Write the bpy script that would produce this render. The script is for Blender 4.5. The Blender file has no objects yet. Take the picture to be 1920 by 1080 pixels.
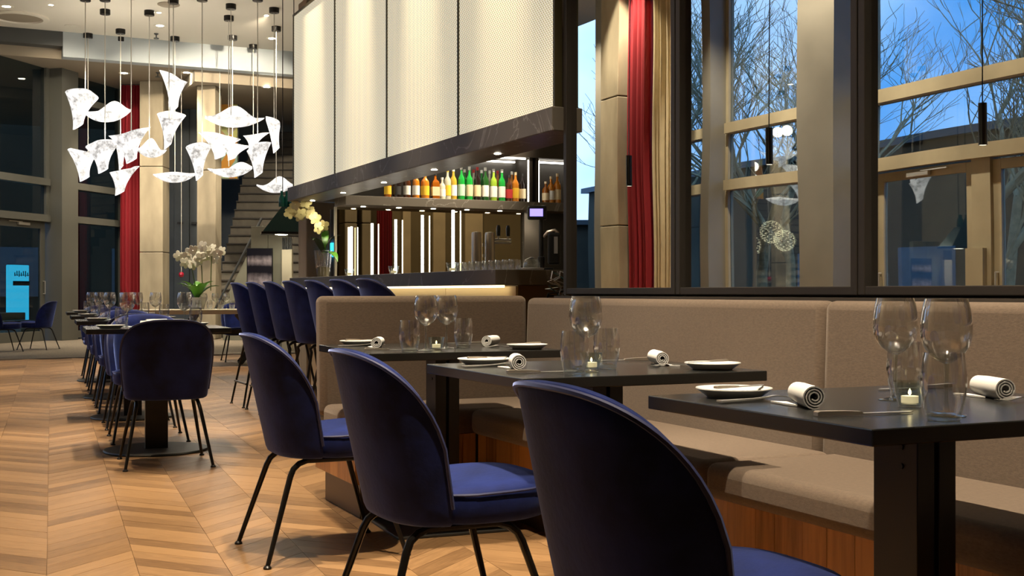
import bpy, math, random
from mathutils import Vector, Matrix
random.seed(7)
R = math.radians
SC = bpy.context.scene
COL = SC.collection

# ---------------------------------------------------------------- camera, world, exposure
F, EYE, HOR, PSI = 2250.0, 0.98, 548.0, R(25.1)
SN, CS = math.sin(PSI), math.cos(PSI)
cam_d = bpy.data.cameras.new('camera')
cam_d.sensor_width = 36.0
cam_d.lens = F / 1920.0 * 36.0
cam_d.shift_y = (HOR - 540.0) / 1920.0
cam_d.clip_start = 0.05
cam_d.clip_end = 400
cam = bpy.data.objects.new('camera', cam_d)
COL.objects.link(cam)
cam.location = (0, 0, EYE)
cam.rotation_euler = (R(90), 0, -PSI)
SC.camera = cam

SC.view_settings.view_transform = 'Standard'
SC.view_settings.look = 'None'
SC.view_settings.gamma = 1.0
SC.view_settings.exposure = 0.42
SC.cycles.use_denoising = True
SC.cycles.max_bounces = 9
SC.cycles.diffuse_bounces = 3
SC.cycles.glossy_bounces = 5
SC.cycles.transmission_bounces = 6
SC.cycles.transparent_max_bounces = 24
SC.cycles.sample_clamp_indirect = 4.0
SC.cycles.sample_clamp_direct = 0.0
SC.cycles.caustics_reflective = False
SC.cycles.caustics_refractive = False

world = bpy.data.worlds.new('dusk_sky')
SC.world = world
world.use_nodes = True
nt = world.node_tree
nt.nodes.clear()
_o = nt.nodes.new('ShaderNodeOutputWorld')
_b = nt.nodes.new('ShaderNodeBackground')
_tc = nt.nodes.new('ShaderNodeTexCoord')
_n = nt.nodes.new('ShaderNodeTexNoise')
_n.inputs['Scale'].default_value = 3.2
_n.inputs['Detail'].default_value = 5
_r = nt.nodes.new('ShaderNodeValToRGB')
_r.color_ramp.elements[0].position = 0.40
_r.color_ramp.elements[0].color = (0.02, 0.21, 0.62, 1)
_r.color_ramp.elements[1].position = 0.66
_r.color_ramp.elements[1].color = (0.44, 0.62, 0.92, 1)
nt.links.new(_tc.outputs['Generated'], _n.inputs['Vector'])
nt.links.new(_n.outputs['Fac'], _r.inputs['Fac'])
nt.links.new(_r.outputs['Color'], _b.inputs['Color'])
_b.inputs['Strength'].default_value = 2.1
nt.links.new(_b.outputs['Background'], _o.inputs['Surface'])

# ---------------------------------------------------------------- projection helpers (photo pixel -> place)
def at_d(px, d):
    r = (px - 960) / F
    return d * (SN + r * CS), d * (CS - r * SN)
def at_z(px, py, z):
    return at_d(px, F * (EYE - z) / (py - HOR))
def at_X(px, X):
    r = (px - 960) / F
    return X / (SN + r * CS) * (CS - r * SN)
def at_Y(px, Y):
    r = (px - 960) / F
    return Y / (CS - r * SN) * (SN + r * CS)
def dep(x, y):
    return x * SN + y * CS
def zof(py, d):
    return EYE + (HOR - py) * d / F

# ---------------------------------------------------------------- materials
MATS = {}
def newmat(name):
    m = bpy.data.materials.new(name)
    m.use_nodes = True
    MATS[name] = m
    return m, m.node_tree, m.node_tree.nodes['Principled BSDF']
def link(t, a, b):
    t.links.new(a, b)
def pmat(name, col, rough=0.5, metal=0.0, noise=None, bump=None, sheen=None, emit=None, spec=None, coat=None, trans=None, alpha=None, stretch=None):
    """plain principled; noise=(scale, amount, detail), bump=(scale, strength)"""
    m, t, b = newmat(name)
    b.inputs['Base Color'].default_value = (*col, 1)
    b.inputs['Roughness'].default_value = rough
    b.inputs['Metallic'].default_value = metal
    if spec is not None:
        b.inputs['Specular IOR Level'].default_value = spec
    tc = None
    def coords():
        nonlocal tc
        if tc is None:
            tc0 = t.nodes.new('ShaderNodeTexCoord')
            if stretch:
                mp = t.nodes.new('ShaderNodeMapping')
                mp.inputs['Scale'].default_value = stretch
                link(t, tc0.outputs['Object'], mp.inputs['Vector'])
                tc = mp.outputs['Vector']
            else:
                tc = tc0.outputs['Object']
        return tc
    if noise:
        n = t.nodes.new('ShaderNodeTexNoise')
        n.inputs['Scale'].default_value = noise[0]
        n.inputs['Detail'].default_value = noise[2] if len(noise) > 2 else 4
        link(t, coords(), n.inputs['Vector'])
        cr = t.nodes.new('ShaderNodeValToRGB')
        a = noise[1]
        cr.color_ramp.elements[0].position = 0.3
        cr.color_ramp.elements[1].position = 0.7
        cr.color_ramp.elements[0].color = (*[max(0, c * (1 - a)) for c in col], 1)
        cr.color_ramp.elements[1].color = (*[min(1, c * (1 + a)) for c in col], 1)
        link(t, n.outputs['Fac'], cr.inputs['Fac'])
        link(t, cr.outputs['Color'], b.inputs['Base Color'])
    if bump:
        n = t.nodes.new('ShaderNodeTexNoise')
        n.inputs['Scale'].default_value = bump[0]
        n.inputs['Detail'].default_value = 3
        link(t, coords(), n.inputs['Vector'])
        bp = t.nodes.new('ShaderNodeBump')
        bp.inputs['Strength'].default_value = bump[1]
        bp.inputs['Distance'].default_value = 0.01
        link(t, n.outputs['Fac'], bp.inputs['Height'])
        link(t, bp.outputs['Normal'], b.inputs['Normal'])
    if sheen:
        b.inputs['Sheen Weight'].default_value = sheen[0]
        b.inputs['Sheen Tint'].default_value = (*sheen[1], 1)
        b.inputs['Sheen Roughness'].default_value = sheen[2]
    if emit:
        b.inputs['Emission Color'].default_value = (*emit[0], 1)
        b.inputs['Emission Strength'].default_value = emit[1]
    if coat:
        b.inputs['Coat Weight'].default_value = coat
    if trans is not None:
        b.inputs['Transmission Weight'].default_value = trans
    return m
def emat(name, col, s):
    m = bpy.data.materials.new(name)
    m.use_nodes = True
    t = m.node_tree
    t.nodes.clear()
    o = t.nodes.new('ShaderNodeOutputMaterial')
    e = t.nodes.new('ShaderNodeEmission')
    e.inputs['Color'].default_value = (*col, 1)
    e.inputs['Strength'].default_value = s
    link(t, e.outputs[0], o.inputs['Surface'])
    MATS[name] = m
    return m
def thinglass(name, tint=(1, 1, 1), base=0.04, edge=0.6, power=3.0, rough=0.0, refl=(1, 1, 1)):
    m = bpy.data.materials.new(name)
    m.use_nodes = True
    t = m.node_tree
    t.nodes.clear()
    o = t.nodes.new('ShaderNodeOutputMaterial')
    mx = t.nodes.new('ShaderNodeMixShader')
    tr = t.nodes.new('ShaderNodeBsdfTransparent')
    tr.inputs['Color'].default_value = (*tint, 1)
    gl = t.nodes.new('ShaderNodeBsdfGlossy')
    gl.inputs['Roughness'].default_value = rough
    gl.inputs['Color'].default_value = (*refl, 1)
    lw = t.nodes.new('ShaderNodeLayerWeight')
    lw.inputs['Blend'].default_value = 0.5
    pw = t.nodes.new('ShaderNodeMath'); pw.operation = 'POWER'; pw.inputs[1].default_value = power
    ma = t.nodes.new('ShaderNodeMath'); ma.operation = 'MULTIPLY_ADD'
    ma.inputs[1].default_value = edge; ma.inputs[2].default_value = base
    link(t, lw.outputs['Facing'], pw.inputs[0])
    link(t, pw.outputs[0], ma.inputs[0])
    link(t, ma.outputs[0], mx.inputs['Fac'])
    link(t, tr.outputs[0], mx.inputs[1])
    link(t, gl.outputs[0], mx.inputs[2])
    link(t, mx.outputs[0], o.inputs['Surface'])
    MATS[name] = m
    return m

VELVET = pmat('navy_velvet', (0.007, 0.015, 0.098), 0.75, sheen=(0.8, (0.30, 0.42, 1.0), 0.36), noise=(7, 0.6, 5), bump=(60, 0.08), spec=0.2)
PIPING = pmat('navy_piping', (0.012, 0.017, 0.08), 0.6, sheen=(1.0, (0.4, 0.5, 1.0), 0.35))
BLACKM = pmat('black_steel', (0.012, 0.011, 0.010), 0.28, metal=0.4)
TABLEM = pmat('black_laminate', (0.018, 0.018, 0.017), 0.22)
POSTM = pmat('dark_bronze_steel', (0.010, 0.009, 0.008), 0.35, metal=0.3)
BASEM = pmat('grey_steel_plate', (0.045, 0.043, 0.038), 0.45, metal=0.3)
BRONZE = pmat('bronze_frame', (0.052, 0.044, 0.037), 0.45, metal=0.6)
TAUPE = pmat('taupe_weave', (0.135, 0.094, 0.064), 0.85, noise=(260, 0.16, 2), bump=(900, 0.15), sheen=(0.25, (1, .9, .8), .5), stretch=(0.3, 0.3, 1))
WHITECLOTH = pmat('white_linen', (0.82, 0.80, 0.76), 0.85, bump=(500, 0.12))
PORCELAIN = pmat('white_porcelain', (0.80, 0.78, 0.74), 0.2)
STEEL = pmat('polished_steel', (0.75, 0.72, 0.68), 0.28, metal=0.75)
BSTEEL = pmat('brushed_steel', (0.56, 0.49, 0.41), 0.38, metal=0.85)
CONCRETE = pmat('board_concrete', (0.36, 0.31, 0.22), 0.85, noise=(2.2, 0.28, 8), bump=(6, 0.25), stretch=(1, 1, .35))
CONCG = pmat('green_lit_concrete', (0.30, 0.30, 0.23), 0.85, noise=(1.6, 0.25, 8), bump=(5, 0.2), stretch=(1, 1, .4))  # greenish light is put into the base colour
SLATE = pmat('slate_grey_panel', (0.14, 0.165, 0.185), 0.5, noise=(2, 0.12))
GREYFR = pmat('grey_window_frame', (0.20, 0.19, 0.165), 0.45, noise=(1.5, 0.1))
BEIGEFR = pmat('beige_window_frame', (0.34, 0.30, 0.21), 0.5, noise=(2, 0.12))
DARKFR = pmat('dark_grey_frame', (0.06, 0.065, 0.066), 0.5)
CEILM = pmat('cream_ceiling', (0.74, 0.70, 0.60), 0.9)
BLUEF = pmat('pale_blue_fascia', (0.42, 0.47, 0.50), 0.8)
SOFFIT = pmat('brown_soffit', (0.33, 0.28, 0.21), 0.85)
CARPET = pmat('grey_brown_carpet', (0.20, 0.165, 0.12), 0.95, noise=(30, 0.3, 5))
GROUNDM = pmat('dark_paving', (0.03, 0.032, 0.035), 0.8, noise=(3, 0.3))
DARKWALL = pmat('dark_brown_wall', (0.045, 0.036, 0.028), 0.6, noise=(3, 0.2))
WALLM = pmat('warm_grey_wall', (0.42, 0.37, 0.28), 0.85, noise=(1.5, 0.1))
REDC = pmat('crimson_velvet_curtain', (0.24, 0.004, 0.013), 0.7, sheen=(0.35, (1, .25, .25), .4))
CREAMC = pmat('cream_sheer_curtain', (0.52, 0.44, 0.29), 0.8, noise=(4, 0.1))
DARKRED = pmat('dark_red_curtain', (0.05, 0.003, 0.006), 0.9)
BRANCHM = pmat('street_lit_bark', (0.34, 0.27, 0.15), 0.9, noise=(8, 0.3))  # warm street light is put into the bark's base colour
LEAFM = pmat('orchid_leaf', (0.10, 0.33, 0.02), 0.35)
DLEAF = pmat('dark_orchid_leaf', (0.03, 0.05, 0.015), 0.4)
STEMM = pmat('green_stem', (0.10, 0.14, 0.04), 0.5)
PETAL = pmat('white_orchid_petal', (0.88, 0.86, 0.72), 0.6)
YPETAL = pmat('yellow_orchid_petal', (0.85, 0.74, 0.32), 0.6)
BLACKP = pmat('black_plastic', (0.012, 0.012, 0.012), 0.35)
CUTM = STEEL
GLASSM = thinglass('drinking_glass', (0.985, 0.99, 0.985), 0.12, 0.85, 1.9, 0.05)
GLASSB = thinglass('thick_glass_base', (0.90, 0.94, 0.92), 0.10, 0.8, 2.0)
FARGLASS = thinglass('dark_window_glass', (0.55, 0.60, 0.58), 0.05, 0.6, 4.0)
WINDOWG = thinglass('window_glass', (0.82, 0.87, 0.88), 0.15, 0.75, 3.5)
MIRROR = None
def mirror_mat(name, col, wav):
    m = bpy.data.materials.new(name); m.use_nodes = True
    t = m.node_tree; t.nodes.clear()
    o = t.nodes.new('ShaderNodeOutputMaterial')
    g = t.nodes.new('ShaderNodeBsdfGlossy'); g.inputs['Roughness'].default_value = 0.0
    g.inputs['Color'].default_value = (*col, 1)
    if wav:
        tc = t.nodes.new('ShaderNodeTexCoord')
        n = t.nodes.new('ShaderNodeTexNoise'); n.inputs['Scale'].default_value = 1.3; n.inputs['Detail'].default_value = 0
        bp = t.nodes.new('ShaderNodeBump'); bp.inputs['Strength'].default_value = 1.0; bp.inputs['Distance'].default_value = wav
        link(t, tc.outputs['Object'], n.inputs['Vector']); link(t, n.outputs['Fac'], bp.inputs['Height'])
        link(t, bp.outputs['Normal'], g.inputs['Normal'])
    link(t, g.outputs[0], o.inputs['Surface'])
    return m
MIRROR = mirror_mat('silvered_mirror', (0.92, 0.93, 0.90), 0.0010)
AMIRROR = mirror_mat('smoked_mirror', (0.42, 0.36, 0.26), 0)

def wood_mat(name, c0, c1, rough, grain_axis, per_obj=True, scale=9.0, sat=1.0):
    """wood: random tone for each piece, grain stretched along grain_axis of the object"""
    m, t, b = newmat(name)
    b.inputs['Roughness'].default_value = rough
    tc = t.nodes.new('ShaderNodeTexCoord')
    oi = t.nodes.new('ShaderNodeObjectInfo')
    ge = t.nodes.new('ShaderNodeNewGeometry')
    ad = t.nodes.new('ShaderNodeMath'); ad.operation = 'ADD'
    fr = t.nodes.new('ShaderNodeMath'); fr.operation = 'FRACT'
    link(t, oi.outputs['Random'], ad.inputs[0]); link(t, ge.outputs['Random Per Island'], ad.inputs[1])
    link(t, ad.outputs[0], fr.inputs[0])
    mp = t.nodes.new('ShaderNodeMapping')
    mp.inputs['Scale'].default_value = grain_axis
    link(t, tc.outputs['Object'], mp.inputs['Vector'])
    w = t.nodes.new('ShaderNodeCombineXYZ')
    mu = t.nodes.new('ShaderNodeMath'); mu.operation = 'MULTIPLY'; mu.inputs[1].default_value = 37.0
    link(t, fr.outputs[0], mu.inputs[0]); link(t, mu.outputs[0], w.inputs[0]); link(t, mu.outputs[0], w.inputs[2])
    va = t.nodes.new('ShaderNodeVectorMath'); va.operation = 'ADD'
    link(t, mp.outputs['Vector'], va.inputs[0]); link(t, w.outputs[0], va.inputs[1])
    n = t.nodes.new('ShaderNodeTexNoise'); n.inputs['Scale'].default_value = scale; n.inputs['Detail'].default_value = 5
    n.inputs['Roughness'].default_value = 0.6
    link(t, va.outputs[0], n.inputs['Vector'])
    mx = t.nodes.new('ShaderNodeMath'); mx.operation = 'MULTIPLY_ADD'; mx.inputs[1].default_value = 0.7
    link(t, fr.outputs[0], mx.inputs[0])
    ms = t.nodes.new('ShaderNodeMath'); ms.operation = 'MULTIPLY_ADD'; ms.inputs[1].default_value = 1.3; ms.inputs[2].default_value = -0.42
    link(t, n.outputs['Fac'], ms.inputs[0]); link(t, ms.outputs[0], mx.inputs[2])
    cr = t.nodes.new('ShaderNodeValToRGB')
    cr.color_ramp.elements[0].color = (*c0, 1); cr.color_ramp.elements[1].color = (*c1, 1)
    cr.color_ramp.elements[0].position = 0.05; cr.color_ramp.elements[1].position = 0.85
    link(t, mx.outputs[0], cr.inputs['Fac']); link(t, cr.outputs['Color'], b.inputs['Base Color'])
    return m
OAK_A = wood_mat('oak_parquet', (0.135, 0.068, 0.027), (0.35, 0.198, 0.088), 0.40, (1.0, 11.0, 11.0), scale=11)
OAK_B = wood_mat('oak_parquet_field', (0.135, 0.068, 0.027), (0.35, 0.198, 0.088), 0.42, (4.0, 3.0, 9.0), scale=6)
WALNUT = wood_mat('walnut_veneer', (0.22, 0.085, 0.02), (0.58, 0.27, 0.08), 0.35, (9.0, 9.0, 0.7), scale=5)

def mesh_panel_mat():
    m, t, b = newmat('perforated_cream_mesh')
    tc = t.nodes.new('ShaderNodeTexCoord')
    mp = t.nodes.new('ShaderNodeMapping'); mp.inputs['Rotation'].default_value = (R(45), 0, 0)
    link(t, tc.outputs['Object'], mp.inputs['Vector'])
    vo = t.nodes.new('ShaderNodeTexVoronoi'); vo.feature = 'F1'; vo.inputs['Scale'].default_value = 62; vo.inputs['Randomness'].default_value = 0.0
    link(t, mp.outputs['Vector'], vo.inputs['Vector'])
    cr = t.nodes.new('ShaderNodeValToRGB')
    cr.color_ramp.elements[0].position = 0.22; cr.color_ramp.elements[0].color = (0.20, 0.18, 0.12, 1)
    cr.color_ramp.elements[1].position = 0.40; cr.color_ramp.elements[1].color = (0.86, 0.80, 0.60, 1)
    link(t, vo.outputs['Distance'], cr.inputs['Fac'])
    link(t, cr.outputs['Color'], b.inputs['Base Color'])
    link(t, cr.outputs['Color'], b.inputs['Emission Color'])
    b.inputs['Emission Strength'].default_value = 0.60  # backlight put into the mesh as its own glow, no lamps behind
    b.inputs['Roughness'].default_value = 0.6
    return m
MESHP = mesh_panel_mat()

def marble_mat():
    m, t, b = newmat('dark_stone')
    tc = t.nodes.new('ShaderNodeTexCoord')
    n = t.nodes.new('ShaderNodeTexNoise'); n.inputs['Scale'].default_value = 1.7; n.inputs['Detail'].default_value = 7; n.inputs['Distortion'].default_value = 1.4
    link(t, tc.outputs['Object'], n.inputs['Vector'])
    cr = t.nodes.new('ShaderNodeValToRGB')
    e = cr.color_ramp.elements
    e[0].position = 0.0; e[0].color = (0.135, 0.118, 0.096, 1)
    e[1].position = 1.0; e[1].color = (0.155, 0.136, 0.112, 1)
    a = e.new(0.492); a.color = (0.145, 0.127, 0.104, 1)
    a = e.new(0.5); a.color = (0.30, 0.28, 0.25, 1)
    a = e.new(0.508); a.color = (0.145, 0.127, 0.104, 1)
    link(t, n.outputs['Fac'], cr.inputs['Fac']); link(t, cr.outputs['Color'], b.inputs['Base Color'])
    b.inputs['Roughness'].default_value = 0.42
    b.inputs['Specular IOR Level'].default_value = 0.35
    return m
STONE = marble_mat()

def shell_lamp_mat():
    m, t, b = newmat('glowing_marbled_glass')
    tc = t.nodes.new('ShaderNodeTexCoord')
    n = t.nodes.new('ShaderNodeTexNoise'); n.inputs['Scale'].default_value = 7; n.inputs['Detail'].default_value = 8; n.inputs['Roughness'].default_value = 0.7
    link(t, tc.outputs['Object'], n.inputs['Vector'])
    cr = t.nodes.new('ShaderNodeValToRGB')
    cr.color_ramp.elements[0].position = 0.36; cr.color_ramp.elements[0].color = (0.22, 0.21, 0.20, 1)
    cr.color_ramp.elements[1].position = 0.53; cr.color_ramp.elements[1].color = (1.0, 0.98, 0.95, 1)
    link(t, n.outputs['Fac'], cr.inputs['Fac'])
    link(t, cr.outputs['Color'], b.inputs['Emission Color'])
    b.inputs['Base Color'].default_value = (0.3, 0.3, 0.29, 1)
    b.inputs['Emission Strength'].default_value = 0.86
    b.inputs['Roughness'].default_value = 0.3
    return m
SHELLM = shell_lamp_mat()
CORDM = pmat('pale_cord', (0.6, 0.58, 0.52), 0.5)
LEDW = emat('white_led', (1.0, 0.93, 0.80), 7.0)
LEDWARM = emat('warm_led', (1.0, 0.80, 0.45), 4.0)
LEDT = emat('downlight_lens', (1.0, 0.90, 0.70), 70.0)
FLAME = emat('candle_flame', (1.0, 0.75, 0.35), 6.0)
SCREEN = emat('violet_display', (0.30, 0.24, 0.95), 1.6)
SIGNB = emat('cyan_light_panel', (0.03, 0.42, 0.75), 2.0)
DOTM = emat('sphere_lamp_dots', (1.0, 0.9, 0.55), 22.0)
WAX = pmat('candle_wax', (0.8, 0.74, 0.6), 0.5, emit=((1, .75, .4), 0.5))

# ---------------------------------------------------------------- mesh helpers
class MB:
    def __init__(s):
        s.v = []; s.f = []
    def box(s, cx, cy, cz, sx, sy, sz, rz=0.0):
        n = len(s.v); c, q = math.cos(rz), math.sin(rz)
        for dx, dy, dz in ((-1,-1,-1),(1,-1,-1),(1,1,-1),(-1,1,-1),(-1,-1,1),(1,-1,1),(1,1,1),(-1,1,1)):
            x, y = dx*sx/2, dy*sy/2
            s.v.append((cx + x*c - y*q, cy + x*q + y*c, cz + dz*sz/2))
        for a in ((0,3,2,1),(4,5,6,7),(0,1,5,4),(1,2,6,5),(2,3,7,6),(3,0,4,7)):
            s.f.append(tuple(n+i for i in a))
        return s
    def bb(s, x0, x1, y0, y1, z0, z1):
        return s.box((x0+x1)/2, (y0+y1)/2, (z0+z1)/2, abs(x1-x0), abs(y1-y0), abs(z1-z0))
    def tube(s, pts, rad, n=8, cap=True):
        pts = [Vector(p) for p in pts]
        if not isinstance(rad, (list, tuple)): rad = [rad]*len(pts)
        base = len(s.v); prev = None
        for i, p in enumerate(pts):
            if i == 0: d = pts[1]-p
            elif i == len(pts)-1: d = p-pts[i-1]
            else: d = (pts[i+1]-p).normalized() + (p-pts[i-1]).normalized()
            d.normalize()
            if prev is None:
                up = Vector((0,0,1)) if abs(d.z) < 0.9 else Vector((1,0,0))
                a = d.cross(up).normalized()
            else:
                a = (prev - d*prev.dot(d)).normalized()
            prev = a; b = d.cross(a)
            for k in range(n):
                t = 2*math.pi*k/n
                q = p + (a*math.cos(t) + b*math.sin(t))*rad[i]
                s.v.append((q.x, q.y, q.z))
        for i in range(len(pts)-1):
            for k in range(n):
                s.f.append((base+i*n+k, base+i*n+(k+1)%n, base+(i+1)*n+(k+1)%n, base+(i+1)*n+k))
        if cap:
            s.f.append(tuple(base+k for k in range(n))[::-1])
            e = base+(len(pts)-1)*n
            s.f.append(tuple(e+k for k in range(n)))
        return s
    def lathe(s, prof, n=24, c=(0,0,0), closed=False):
        base = len(s.v); idx = []
        for r, z in prof:
            if r < 1e-6:
                idx.append([len(s.v)]); s.v.append((c[0], c[1], c[2]+z))
            else:
                row = []
                for k in range(n):
                    t = 2*math.pi*k/n
                    row.append(len(s.v)); s.v.append((c[0]+r*math.cos(t), c[1]+r*math.sin(t), c[2]+z))
                idx.append(row)
        for a, b in zip(idx, idx[1:]):
            for k in range(n):
                k2 = (k+1) % n
                if len(a) == 1 and len(b) == 1: continue
                if len(a) == 1: s.f.append((a[0], b[k2], b[k]))
                elif len(b) == 1: s.f.append((a[k], a[k2], b[0]))
                else: s.f.append((a[k], a[k2], b[k2], b[k]))
        return s
    def prism(s, poly, z0, z1):
        n = len(s.v); m = len(poly)
        for x, y in poly: s.v.append((x, y, z0))
        for x, y in poly: s.v.append((x, y, z1))
        s.f.append(tuple(range(n+m-1, n-1, -1))); s.f.append(tuple(range(n+m, n+2*m)))
        for k in range(m):
            s.f.append((n+k, n+(k+1)%m, n+m+(k+1)%m, n+m+k))
        return s
    def grid(s, rows, closed_u=False):
        n = len(s.v); w = len(rows[0])
        for r in rows: s.v.extend([tuple(p) for p in r])
        for i in range(len(rows)-1):
            for j in range(w if closed_u else w-1):
                j2 = (j+1) % w
                s.f.append((n+i*w+j, n+i*w+j2, n+(i+1)*w+j2, n+(i+1)*w+j))
        return s
    def mesh(s, name, mat, smooth=True, angle=35):
        me = bpy.data.meshes.new(name)
        me.from_pydata(s.v, [], s.f)
        me.update()
        if smooth:
            for p in me.polygons: p.use_smooth = True
            me.set_sharp_from_angle(angle=R(angle))
        if mat: me.materials.append(mat)
        return me
    def build(s, name, mat, parent=None, loc=(0,0,0), rz=0.0, smooth=True, bevel=0, seg=2, angle=35, rot=None):
        return mk(name, s.mesh(name, mat, smooth, angle), parent, loc, rz, bevel, seg, rot)
def mk(name, me, parent=None, loc=(0,0,0), rz=0.0, bevel=0, seg=2, rot=None):
    o = bpy.data.objects.new(name, me)
    COL.objects.link(o)
    o.location = loc
    o.rotation_euler = rot if rot else (0, 0, rz)
    if parent: o.parent = parent
    if bevel:
        b = o.modifiers.new('bevel', 'BEVEL'); b.width = bevel; b.segments = seg; b.limit_method = 'ANGLE'; b.angle_limit = R(40)
    return o
def tag(o, label, cat, group=None):
    o['label'] = label; o['category'] = cat
    if group: o['group'] = group
    return o
def thing(name, label, cat, loc=(0,0,0), rz=0.0, group=None):
    o = bpy.data.objects.new(name, None); COL.objects.link(o)
    o.empty_display_size = 0.1
    o.location = loc; o.rotation_euler = (0,0,rz)
    return tag(o, label, cat, group)
def struct(o):
    o['kind'] = 'structure'; return o
def copy_tree(o, parent=None):
    c = o.copy(); COL.objects.link(c)
    if parent: c.parent = parent
    for ch in list(o.children): copy_tree(ch, c)
    return c
def place(src, loc, rz, label, group=None):
    c = copy_tree(src); c.location = loc; c.rotation_euler = (0, 0, rz); c['label'] = label
    if group: c['group'] = group
    return c
USED = set()
def inst(src, loc, rz, label, group=None):
    if src.name not in USED:
        USED.add(src.name)
        src.location = loc; src.rotation_euler = (0, 0, rz); src['label'] = label
        if group: src['group'] = group
        return src
    return place(src, loc, rz, label, group)
ORD = ['first','second','third','fourth','fifth','sixth','seventh','eighth','ninth','tenth','eleventh','twelfth','thirteenth','fourteenth','fifteenth','sixteenth','seventeenth','eighteenth','nineteenth','twentieth']

def spot(name, loc, target, power, size=60, blend=0.4, col=(1.0, 0.86, 0.66), radius=0.05, parent=None):
    l = bpy.data.lights.new(name, 'SPOT'); l.energy = power; l.spot_size = R(size); l.spot_blend = blend; l.color = col; l.shadow_soft_size = radius
    o = bpy.data.objects.new(name, l); COL.objects.link(o)
    o.location = loc
    o.rotation_euler = (Vector(target) - Vector(loc)).to_track_quat('-Z', 'Y').to_euler()
    return o
def area(name, loc, target, power, sx, sy, col=(1, .88, .7)):
    l = bpy.data.lights.new(name, 'AREA'); l.energy = power; l.shape = 'RECTANGLE'; l.size = sx; l.size_y = sy; l.color = col
    o = bpy.data.objects.new(name, l); COL.objects.link(o); o.location = loc
    o.rotation_euler = (Vector(target) - Vector(loc)).to_track_quat('-Z', 'Y').to_euler()
    return o

CEIL = 6.0
XM = 2.78          # mirror plane
XF = -4.6          # long glazed facade
# ---------------------------------------------------------------- STRUCTURE
# floor slab, herringbone planks
fl = struct(MB().bb(-5.2, 12, -6, 19.0, -0.14, -0.013).build('floor', OAK_B, smooth=False))
fl2 = struct(MB().bb(-5.2, 14, 19.03, 36, -0.12, 0.0).build('floor', CARPET, smooth=False))
struct(MB().bb(-5.2, 14, 18.97, 19.03, -0.12, 0.012).build('trim_1', GREYFR, smooth=False))
CA = R(4.1)                       # run of the parquet columns, clockwise of +Y
ex, ey = math.sin(CA), math.cos(CA)
COLW, PW = 0.30, 0.092
pitch = PW / math.cos(R(45))
def plank_poly(sgn):
    g = 0.0007
    w = COLW/2 - g
    h = pitch/2 - g*1.4
    k = sgn*math.tan(R(45))
    return [(-w, -h - k*w), (w, -h + k*w), (w, h + k*w), (-w, h - k*w)]
def plank_mesh(sgn):
    # local x runs along the plank so that the grain follows it
    poly = plank_poly(sgn)
    a = -sgn*R(45)
    rp = [(x*math.cos(a)-y*math.sin(a), x*math.sin(a)+y*math.cos(a)) for x, y in poly]
    return MB().prism(rp, -0.012, 0.0).mesh('plank', OAK_A, smooth=False)
PM = {1: plank_mesh(1), -1: plank_mesh(-1)}
cands = []
for ci in range(-9, 17):
    sgn = 1 if ci % 2 == 0 else -1
    for k in range(6, 165):
        u = ci*COLW + 0.135; v = k*pitch
        X = u*math.cos(CA) + v*ex; Y = -u*math.sin(CA) + v*ey
        if Y > 18.8: continue
        d = dep(X, Y)
        if d < 0.4: sc = 0
        else:
            px = 960 + F*(X*CS - Y*SN)/d; py = HOR + F*EYE/d
            vis = (-40 < px < 1250 and py < 1100 and X < 2.05)
            sc = (1.0/d**2)*(1 if px < 1000 else 0.3) if vis else 0
        cands.append((sc, X, Y, sgn))
cands.sort(key=lambda q: -q[0])
for sc_, X, Y, sgn in cands[:290]:
    o = mk('plank', PM[sgn], fl, (X, Y, random.uniform(-0.0006, 0.0)), -CA + sgn*R(45))
pm = MB()
for sc_, X, Y, sgn in cands[290:]:
    c, q = math.cos(-CA), math.sin(-CA)
    pm.prism([(X + x*c - y*q, Y + x*q + y*c) for x, y in plank_poly(sgn)], -0.012, random.uniform(-0.0006, 0.0))
o = pm.build('planks', OAK_B, fl, smooth=False); o['kind'] = 'stuff'

# ceiling and upper slabs of the hall
ceil = struct(MB().bb(-5.2, 14, -6, 24.6, CEIL, CEIL+0.3).build('ceiling', CEILM, smooth=False))
xA0 = at_Y(118, 24.6); xA1 = at_Y(365, 24.9)
struct(MB().bb(xA0, 14, 24.6, 24.9, 5.52, CEIL+0.6).build('wall_upper', BLUEF, smooth=False))
struct(MB().bb(-5.2, xA0, 24.6, 24.9, 5.72, CEIL+0.6).build('wall_upper', DARKFR, smooth=False))
struct(MB().bb(-2, xA1, 24.9, 35.2, 5.52, 5.85).build('ceiling', SOFFIT, smooth=False))
struct(MB().bb(xA1, 11.0, 24.9, 35.0, 5.28, 6.4).build('ceiling', SOFFIT, smooth=False))
# enclosing walls behind camera and bar, unseen, added to keep skylight out
struct(MB().bb(-5.2, 9.2, -6.2, -6.0, 0, CEIL).build('wall_back', WALLM, smooth=False))
struct(MB().bb(9.0, 9.2, -6, 24.6, 0, CEIL).build('wall_right', WALLM, smooth=False))
struct(MB().bb(11.0, 11.2, 24.6, 35.2, 0, CEIL+1).build('wall_right', WALLM, smooth=False))
struct(MB().bb(9.2, 11.2, 24.4, 24.6, 0, CEIL).build('wall_right', WALLM, smooth=False))
struct(MB().bb(4.2, 11.2, 35.0, 35.2, 0, 7).build('wall_far', SLATE, smooth=False))
# partition that carries the mirrors
MBOT, MTOP = 1.0, 3.36
part_y0, part_y1 = -3.3, 5.255
pw = struct(MB().bb(XM+0.02, XM+0.14, part_y0, part_y1+0.02, 0, 3.45).build('wall_mirror', DARKWALL, smooth=False))
tr = struct(MB().bb(2.70, XM+0.02, part_y0, part_y1+0.02, 0.90, 0.962).build('trim_2', DARKWALL, smooth=False))

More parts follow.
